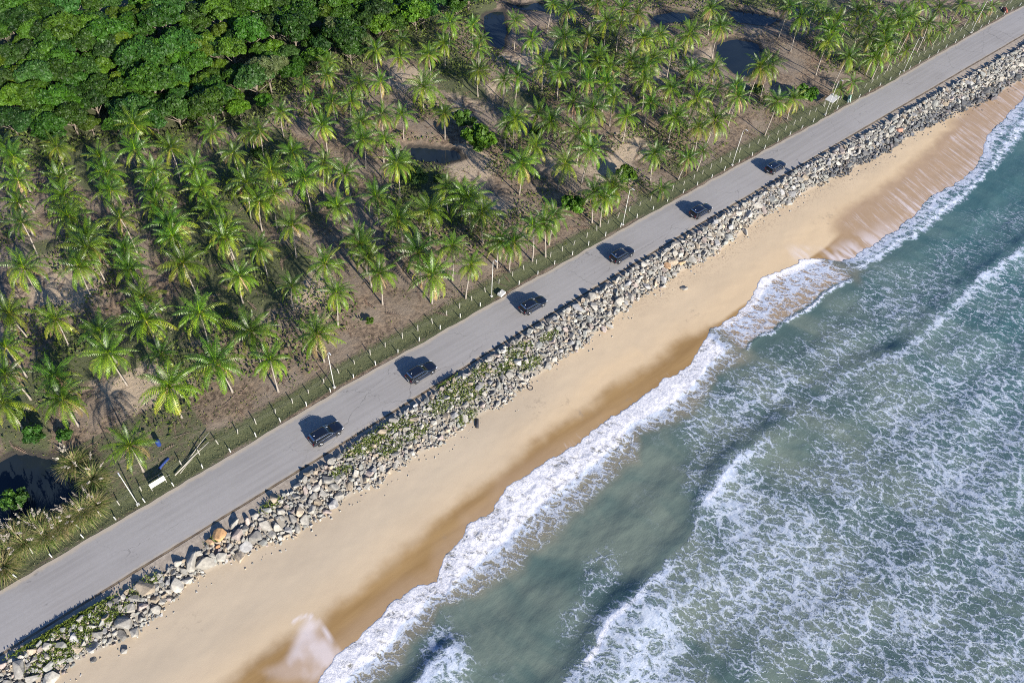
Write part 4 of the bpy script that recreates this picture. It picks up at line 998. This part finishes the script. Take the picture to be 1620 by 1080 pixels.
tag(link('undergrowth', blades_mass('undergrowth', np.stack([xs, ys, zs_], 1), .55, (.045, .085, .016), (.16, .20, .05), M_grass, .5, .5, 8)), 'dull green scrub filling the ground between the far palms', 'undergrowth', None, 'stuff')
# fallen fronds and husks
V, Fc, K, off = [], [], [], 0
frng = np.random.default_rng(31)
lit = [frond_np(frng, 0, .05, 3.4, .12, .55, (.20, .15, .11), (.30, .24, .18), 9), frond_np(frng, 0, .08, 3.0, .2, .5, (.25, .17, .11), (.34, .27, .20), 9), frond_np(frng, 0, .04, 3.8, .1, .3, (.17, .13, .11), (.26, .21, .17), 9)]
PLX = np.array([p[:2] for p in plist])
for k in range(1150):
    if k < 900:
        c = PLX[frng.integers(len(PLX))]; x, y = c + frng.normal(0, 2.3, 2)
    else: x, y = frng.uniform(-20, 210), frng.uniform(76, 140)
    if y < 74.5 or any(inside(p, np.array([x]), np.array([y]))[0] for p in PONDS): continue
    v, f_, c_ = lit[frng.integers(3)]; a = frng.uniform(0, 6.28); ca, sa = math.cos(a), math.sin(a); s = frng.uniform(.6, 1.05)
    v2 = np.stack([v[:, 0]*ca - v[:, 1]*sa, v[:, 0]*sa + v[:, 1]*ca, np.abs(v[:, 2])*.55], 1)*s + np.array((x, y, gz(x, y)+.06))
    V.append(v2); Fc.append(f_+off); K.append(c_*frng.uniform(.7, 1.25)); off += len(v2)
tag(link('fallen_fronds', mesh_np('fallen_fronds', np.concatenate(V), np.concatenate(Fc), M_dead, col=np.concatenate(K))), 'dry brown fronds lying under the palms', 'litter', None, 'stuff')

# ------------------------------------------------------------------ roadside: marker posts, wire fence, lamp posts, board, odds and ends
M_white = plain('white_paint', (.56, .555, .51), .7, .12, 8)
M_post = plain('weathered_concrete', (.36, .34, .29), .9, .25, 6)
M_wire = plain('wire', (.14, .13, .12), .7, .1, 4, .3)
M_steel = plain('galvanised_steel', (.62, .62, .60), .5, .1, 5)
M_dark = plain('dark_plastic', (.03, .03, .035), .5, .2, 5)
M_wood = plain('bleached_wood', (.36, .33, .28), .9, .25, 7)
M_blue = plain('blue_plastic', (.015, .04, .17), .6, .2, 5)
M_green = plain('pale_green_paint', (.42, .62, .50), .7, .15, 5)
M_orange = plain('orange_cloth', (.42, .12, .08), .8, .2, 5)
M_slab = plain('grey_slab', (.50, .49, .46), .9, .15, 5)
post_me = MB().box((0, 0, .44), (.13, .12, 1.1)).mesh('marker_post', M_white, bevel=.02)
for i, x in enumerate(POST_X):
    if not in_frame(x, float(ROAD_LAND(x))+.5, .5, 0.0): continue
    y = float(ROAD_LAND(x)) + .45 + prng.uniform(-.08, .08)
    o = link('marker_post', post_me, None, (x+prng.uniform(-.15, .15), y, -.06), (prng.uniform(-.08, .08), prng.uniform(-.06, .06), prng.uniform(-.1, .1)), (1, 1, prng.uniform(.88, 1.08)))
    tag(o, 'white marker post on the grass verge, %s along the road from the lower left' % ordn(i+1), 'post', 'white marker posts along the road')
fence = tag(link('wire_fence', None, None, (0, 0, 0)), 'wire fence with thin weathered posts between grass verge and palm grove', 'fence')
fp_me = MB().tube([(0, 0, -.2), (0, 0, 1.25)], .075, 6).mesh('post', M_post)
FY = lambda x: float(ROAD_LAND(x)) + 2.5 + .3*math.sin(x*.21)
fx = [-24 + 2.95*i + prng.uniform(-.3, .3) for i in range(92)]
for x in fx: link('post', fp_me, fence, (x, FY(x), gz(x, FY(x))), (prng.uniform(-.12, .12), prng.uniform(-.12, .12), 0), (1, 1, prng.uniform(.8, 1.05)))
for h in (.45, .8, 1.1):
    link('wire', MB().tube([(x, FY(x), gz(x, FY(x))+h) for x in fx], .007, 4).mesh('wire', M_wire), fence)
m = MB(); m.tube([(0, 0, -.1), (0, 0, 4.5), (.0, -.05, 8.3), (0, -.35, 8.8)], [.075, .06, .045, .04], 10)
lp_pole = m.mesh('pole', M_white, smooth=True)
lp_head = MB().box((0, -.75, 8.95), (.16, .6, .07)).mesh('lamp_head', M_steel, bevel=.03)
lp_foot = MB().box((0, 0, .02), (.42, .42, .16)).mesh('footing', M_slab, bevel=.03)
for k, x in enumerate(LAMP_X):
    y = float(ROAD_LAND(x)) + (.75 if k != 2 else 1.2)
    root = link('lamp_post', None, None, (x, y, -.05))
    tag(root, 'slender white lamp post on the grass verge, %s along the road from the lower left' % ordn(k+1), 'lamp post', 'lamp posts along the road')
    link('pole', lp_pole, root); link('lamp_head', lp_head, root); link('footing', lp_foot, root)
# white board on two legs, facing the road
sb = tag(link('sign_board', None, None, (1.9, 71.8, -.1), (0, 0, .06)), 'blank white board on two legs on the verge beside the first lamp post', 'sign')
link('board', MB().box((0, .02, 1.10), (2.2, .06, .82), Euler((-.30, 0, 0))).mesh('board', M_white, bevel=.012), sb)
for s_ in (-1, 1): link('leg', MB().tube([(s_*1.05, .0, -.1), (s_*1.05, .05, 1.2)], .05, 6).mesh('leg', M_post), sb)
link('brace', MB().tube([(1.1, .1, 1.1), (1.9, .75, .0)], .035, 6).mesh('brace', M_post), sb)
for i, (a, b_, r, lb) in enumerate([((4.3, 71.9, .25), (10.4, 73.9, .55), .10, 'thick bleached pole lying along the fence right of the white board'), ((6.9, 73.1, .3), (11.2, 75.3, .7), .06, 'thin bleached pole crossing the top of the thick lying pole'), ((5.0, 71.8, .15), (7.4, 72.9, .3), .05, 'short pale stick lying against the lower end of the thick pole')]):
    tag(link('fallen_pole', MB().tube([a, tuple((p+q)/2+w for p, q, w in zip(a, b_, (0, .05, .06))), b_], [r, r*.9, r*.75], 7).mesh('fallen_pole', M_wood, smooth=True)), lb, 'pole', 'poles lying by the fence')
def tarp(name, c, sx, sy, hgt, mat, seed, rz=0):
    X, Y, F = grid(np.linspace(-sx, sx, 14), np.linspace(-sy, sy, 8))
    Zt = hgt*(1-(X/sx)**2*.6)*(1-(Y/sy)**2*.8) + .25*hgt*(fbm(X*3+seed, Y*3, 3)-.5)
    n = len(X); V = np.concatenate([np.stack([X, Y, Zt+.05], 1), np.stack([X, Y, Zt*.2-.05], 1)])
    return link(name, mesh_np(name, V, np.concatenate([F, F[:, ::-1]+n]), mat), None, c, (0, 0, rz))
tag(tarp('tarpaulin', (3.9, 74.8, gz(4, 75)), 1.0, .22, .25, M_blue, 1, .45), 'crumpled dark blue sheet on the ground behind the white board', 'tarpaulin', 'blue things behind the board')
tag(link('barrel', MB().loft([[(r*math.cos(a), r*math.sin(a), z) for a in np.linspace(0, 2*math.pi, 13)[:-1]] for r, z in ((.30, 0), (.33, .1), (.34, .5), (.33, .55), (.34, .6), (.33, 1.1), (.30, 1.2))]).mesh('barrel', M_blue, smooth=True), None, (4.7, 78.2, gz(4.7, 78.2)-.03)), 'upright blue drum on the bare soil near the first palm', 'barrel')
tag(link('stone_slab', MB().box((0, 0, .25), (1.3, .9, .5)).mesh('stone_slab', M_slab, bevel=.05), None, (63.3, 71.55, -.02), (0, 0, .2)), 'pale square block on the road edge at the foot of the third lamp post', 'block')
sh = tag(link('shelter', None, None, (160.9, 72.6, gz(161, 72.6)), (0, 0, .15)), 'small grey flat roofed shelter behind the sixth lamp post', 'shelter')
link('roof', MB().box((0, 0, 1.75), (3.6, 2.0, .12)).mesh('roof', M_slab, bevel=.02), sh)
for a in (-1.6, 1.6):
    for b_ in (-.85, .85): link('leg', MB().tube([(a, b_, -.1), (a, b_, 1.7)], .07, 6).mesh('leg', M_post), sh)
gm = MB(); gm.box((0, 0, .55), (2.2, .08, 1.0), Euler((-.35, 0, 0))); gm.box((-.7, .25, .4), (.1, .6, .9)); gm.box((.7, .25, .4), (.1, .6, .9))
tag(link('barrier', gm.mesh('barrier', M_green, bevel=.02), None, (166.2, 70.9, -.05), (0, 0, .5)), 'pale green slatted barrier standing at the road edge right of the shelter', 'barrier')
tag(tarp('banner', (239, 71.3, .2), 1.4, .4, .5, M_orange, 5, .7), 'bright orange cloth heap at the far end of the road', 'banner')
# two things lying on the sand
tm = MB(); tm.loft([[((1.0 + .18*math.cos(b_))*.75*math.cos(a), (1.0 + .18*math.cos(b_))*.75*math.sin(a), .16*math.sin(b_)) for b_ in np.linspace(0, 2*math.pi, 9)[:-1]] for a in np.linspace(0, 2*math.pi, 25)], cap=False)
tag(link('old_tyre', tm.mesh('old_tyre', M_dark, smooth=True), None, (55.2, 54.2, float(beach_z(np.array(55.2), np.array(54.2)))+.02), (.15, .1, 0), .55), 'half buried dark ring of an old tyre on the sand below the boulders', 'tyre')
tag(tarp('driftwood', (44.2, 54.0, float(beach_z(np.array(44.2), np.array(54.0)))), .8, .28, .4, M_dark, 9, .9), 'dark lump of driftwood lying alone on the dry sand', 'driftwood')

# ------------------------------------------------------------------ the six black SUVs
b = NB('black_car_paint'); M_paint = b.done((.008, .011, .020), .20, Coat_Weight=1.0, Coat_Roughness=.03)
b = NB('car_glass'); M_glass = b.done((.010, .012, .015), .06, IOR=1.5)
b = NB('chrome'); M_chrome = b.done((.78, .79, .80), .16, Metallic=1.0)
M_tyre = plain('tyre_rubber', (.022, .022, .022), .85, .2, 8)
b = NB('alloy_rim'); M_rim = b.done((.42, .43, .45), .3, Metallic=1.0)
b = NB('headlamp_glass'); M_lamp = b.done((.60, .62, .65), .12)
b = NB('tail_lamp_glass'); M_tail = b.done((.10, .006, .006), .15)
M_plate = plain('plate_white', (.65, .66, .68), .5, .05, 8)
M_trim = plain('black_trim', (.012, .012, .013), .55, .2, 8)
def section(x, hw, zlo, zmid, ztop, crown, tuck=.93):
    """a body ring: sill, belly of the side, shoulder, and a slightly crowned top"""
    h = [(-hw*tuck, zlo), (-hw, zlo+.16), (-hw*1.0, zmid), (-hw*.965, ztop-.07), (-hw*.90, ztop-.005), (-hw*.5, ztop+crown), (0, ztop+crown*1.2)]
    r = h + [(-y, z) for y, z in h[-2::-1]]
    return [(x, y, z) for y, z in r]
def make_suv():
    t = link('black_suv', None)
    m = MB()
    m.loft([section(*a) for a in [(-2.58, .80, .50, .72, .92, .0), (-2.52, .89, .42, .74, 1.05, .01), (-2.38, .945, .36, .76, 1.10, .01), (-1.6, .975, .33, .80, 1.10, .01), (-.6, .975, .32, .80, 1.08, .01), (.5, .975, .32, .80, 1.07, .01),
                                   (.95, .97, .32, .80, 1.08, .03), (1.5, .96, .33, .78, 1.03, .045), (2.05, .935, .34, .74, .97, .05), (2.38, .88, .36, .70, .90, .045), (2.55, .78, .40, .66, .80, .02), (2.60, .66, .46, .62, .70, .0)]])
    body = link('body', m.mesh('body', M_paint, smooth=True), t)
    md = body.modifiers.new('soft', 'SUBSURF'); md.levels = md.render_levels = 1
    # greenhouse: belt at z 1.06, roof at 1.74
    def gh(z, xr, xf, hw): return [(xr, -hw, z), (xr+.25, -hw*1.02, z), (-.7, -hw*1.03, z), (xf-.35, -hw, z), (xf, -hw*.80, z), (xf, hw*.80, z), (xf-.35, hw, z), (-.7, hw*1.03, z), (xr+.25, hw*1.02, z), (xr, hw, z)]
    cab = MB().loft([gh(1.05, -2.42, 1.02, .885), gh(1.34, -2.33, .66, .835), gh(1.62, -2.16, .18, .765)], cap=False)
    link('glasshouse', cab.mesh('glasshouse', M_glass, smooth=False), t)
    rm = MB().loft([gh(1.615, -2.20, .20, .775), gh(1.69, -2.18, .10, .75), gh(1.75, -2.0, -.10, .66), gh(1.775, -1.6, -.5, .45)])
    roof = link('roof', rm.mesh('roof', M_paint, smooth=True), t)
    for s in (-1, 1):
        link('roof_rail', MB().tube([(-1.95, s*.70, 1.74), (-1.8, s*.70, 1.80), (-.3, s*.70, 1.80), (-.08, s*.70, 1.73)], .026, 6).mesh('roof_rail', M_trim, smooth=True), roof)
        link('window_trim', MB().tube([(.92, s*.885, 1.075), (-.7, s*.925, 1.075), (-2.1, s*.915, 1.085), (-2.12, s*.86, 1.30), (-1.95, s*.80, 1.585), (-.7, s*.80, 1.62), (.05, s*.785, 1.60), (.42, s*.825, 1.42), (.92, s*.885, 1.075)], .042, 6, cap=False).mesh('window_trim', M_chrome, smooth=True), t)
        for px in (-1.28, -.42): link('pillar', MB().tube([(px-.04, s*.915, 1.07), (px+.02, s*.80, 1.62)], .045, 6).mesh('pillar', M_paint), t)
        link('side_step', MB().box((-.05, s*.985, .40), (2.2, .16, .10)).mesh('side_step', M_chrome, bevel=.02), t)
        mr = link('wing_mirror', MB().box((.72, s*1.07, 1.16), (.16, .24, .17)).mesh('wing_mirror', M_paint, bevel=.04), t)
        link('mirror_glass', MB().box((.632, s*1.07, 1.16), (.01, .19, .12)).mesh('mirror_glass', M_chrome), mr)
        link('headlight', MB().box((2.33, s*.70, .80), (.36, .34, .13), Euler((0, .25, -s*.45))).mesh('headlight', M_lamp, bevel=.03), t)
        link('taillight', MB().box((-2.515, s*.72, 1.0), (.14, .36, .12), Euler((0, 0, s*.25))).mesh('taillight', M_tail, bevel=.02), t)
        for dx in (-1.15, -.15): link('door_handle', MB().box((dx, s*.985, .93), (.20, .03, .035)).mesh('door_handle', M_chrome, bevel=.008), t)
        for wx in (-1.50, 1.50):
            arch = MB().loft([[(wx + r*math.cos(a), s*y, .39 + r*math.sin(a)) for a in np.linspace(0, 2*math.pi, 21)[:-1]] for r, y in ((.47, .90), (.47, .992), (.40, .992), (.40, .90))], cap=False)
            link('wheel_arch', arch.mesh('wheel_arch', M_trim), t)
            ty = MB().loft([[(wx + r*math.cos(a), s*y, .385 + r*math.sin(a)) for a in np.linspace(0, 2*math.pi, 25)[:-1]] for r, y in ((.30, .76), (.37, .77), (.385, .82), (.385, .95), (.37, 1.0), (.27, 1.003))])
            w = link('wheel', None, t)
            link('tyre', ty.mesh('tyre', M_tyre, smooth=False), w)
            rb = MB().loft([[(wx + r*math.cos(a), s*y, .385 + r*math.sin(a)) for a in np.linspace(0, 2*math.pi, 25)[:-1]] for r, y in ((.27, 1.0), (.255, 1.012), (.235, .985))])
            for q in range(5):
                a = q*1.2566; rb.tube([(wx, s*1.0, .385), (wx + .24*math.cos(a), s*1.006, .385 + .24*math.sin(a))], .032, 5)
            link('rim', rb.mesh('rim', M_rim), w)
    link('grille', MB().box((2.575, 0, .68), (.05, 1.0, .22)).mesh('grille', M_chrome, bevel=.02), t)
    link('bumper', MB().box((2.50, 0, .47), (.16, 1.5, .14)).mesh('bumper', M_trim, bevel=.04), t)
    link('rear_bumper', MB().box((-2.53, 0, .50), (.16, 1.6, .16)).mesh('rear_bumper', M_trim, bevel=.04), t)
    link('number_plate', MB().box((-2.60, 0, .78), (.02, .46, .14)).mesh('number_plate', M_plate), t)
    link('spoiler', MB().box((-2.26, 0, 1.685), (.22, 1.36, .05), Euler((0, -.06, 0))).mesh('spoiler', M_chrome, bevel=.015), t)
    link('aerial', MB().box((-1.85, 0, 1.80), (.16, .05, .09)).mesh('aerial', M_plate, bevel=.01), t)
    link('windscreen_glint', MB().box((.205, 0, 1.635), (.05, 1.1, .025), Euler((0, .5, 0))).mesh('windscreen_glint', M_chrome), t)  # chrome strip added for the sun glint along the windscreen header
    link('white_patch', MB().box((.50, .44, 1.44), (.34, .17, .012), Euler((0, .62, 0))).mesh('white_patch', M_plate), t)  # small white panel on the inland side of the windscreen
    return t
def copy_thing(src):
    r = src.copy(); C.objects.link(r)
    for ch in src.children:
        c = ch.copy(); C.objects.link(c); c.parent = r
        for g in ch.children:
            d = g.copy(); C.objects.link(d); d.parent = c
    return r
suv0 = make_suv()
SUVS = [(24.4, 64.72, .01), (42.1, 65.55, .012), (65.6, 65.85, -.01), (86.7, 65.5, .0), (107.75, 65.05, -.012), (130.9, 65.0, -.012)]
SL = ['black SUV at the tail of the convoy, nearest the white board', 'black SUV second from the rear of the convoy, beside green creepers on the boulders',
      'black SUV third from the rear of the convoy, closest to the third lamp post', 'black SUV third from the front of the convoy, passing the fourth lamp post',
      'black SUV second from the front of the convoy, between fourth and fifth lamp posts', 'black SUV leading the convoy far up the road near the fifth lamp post']
for i, (x, y, a) in enumerate(SUVS):
    o = suv0 if i == 0 else copy_thing(suv0)
    o.location = (x, y, .052); o.rotation_euler = (0, 0, a)
    tag(o, SL[i], 'car', 'black SUVs driving in convoy')
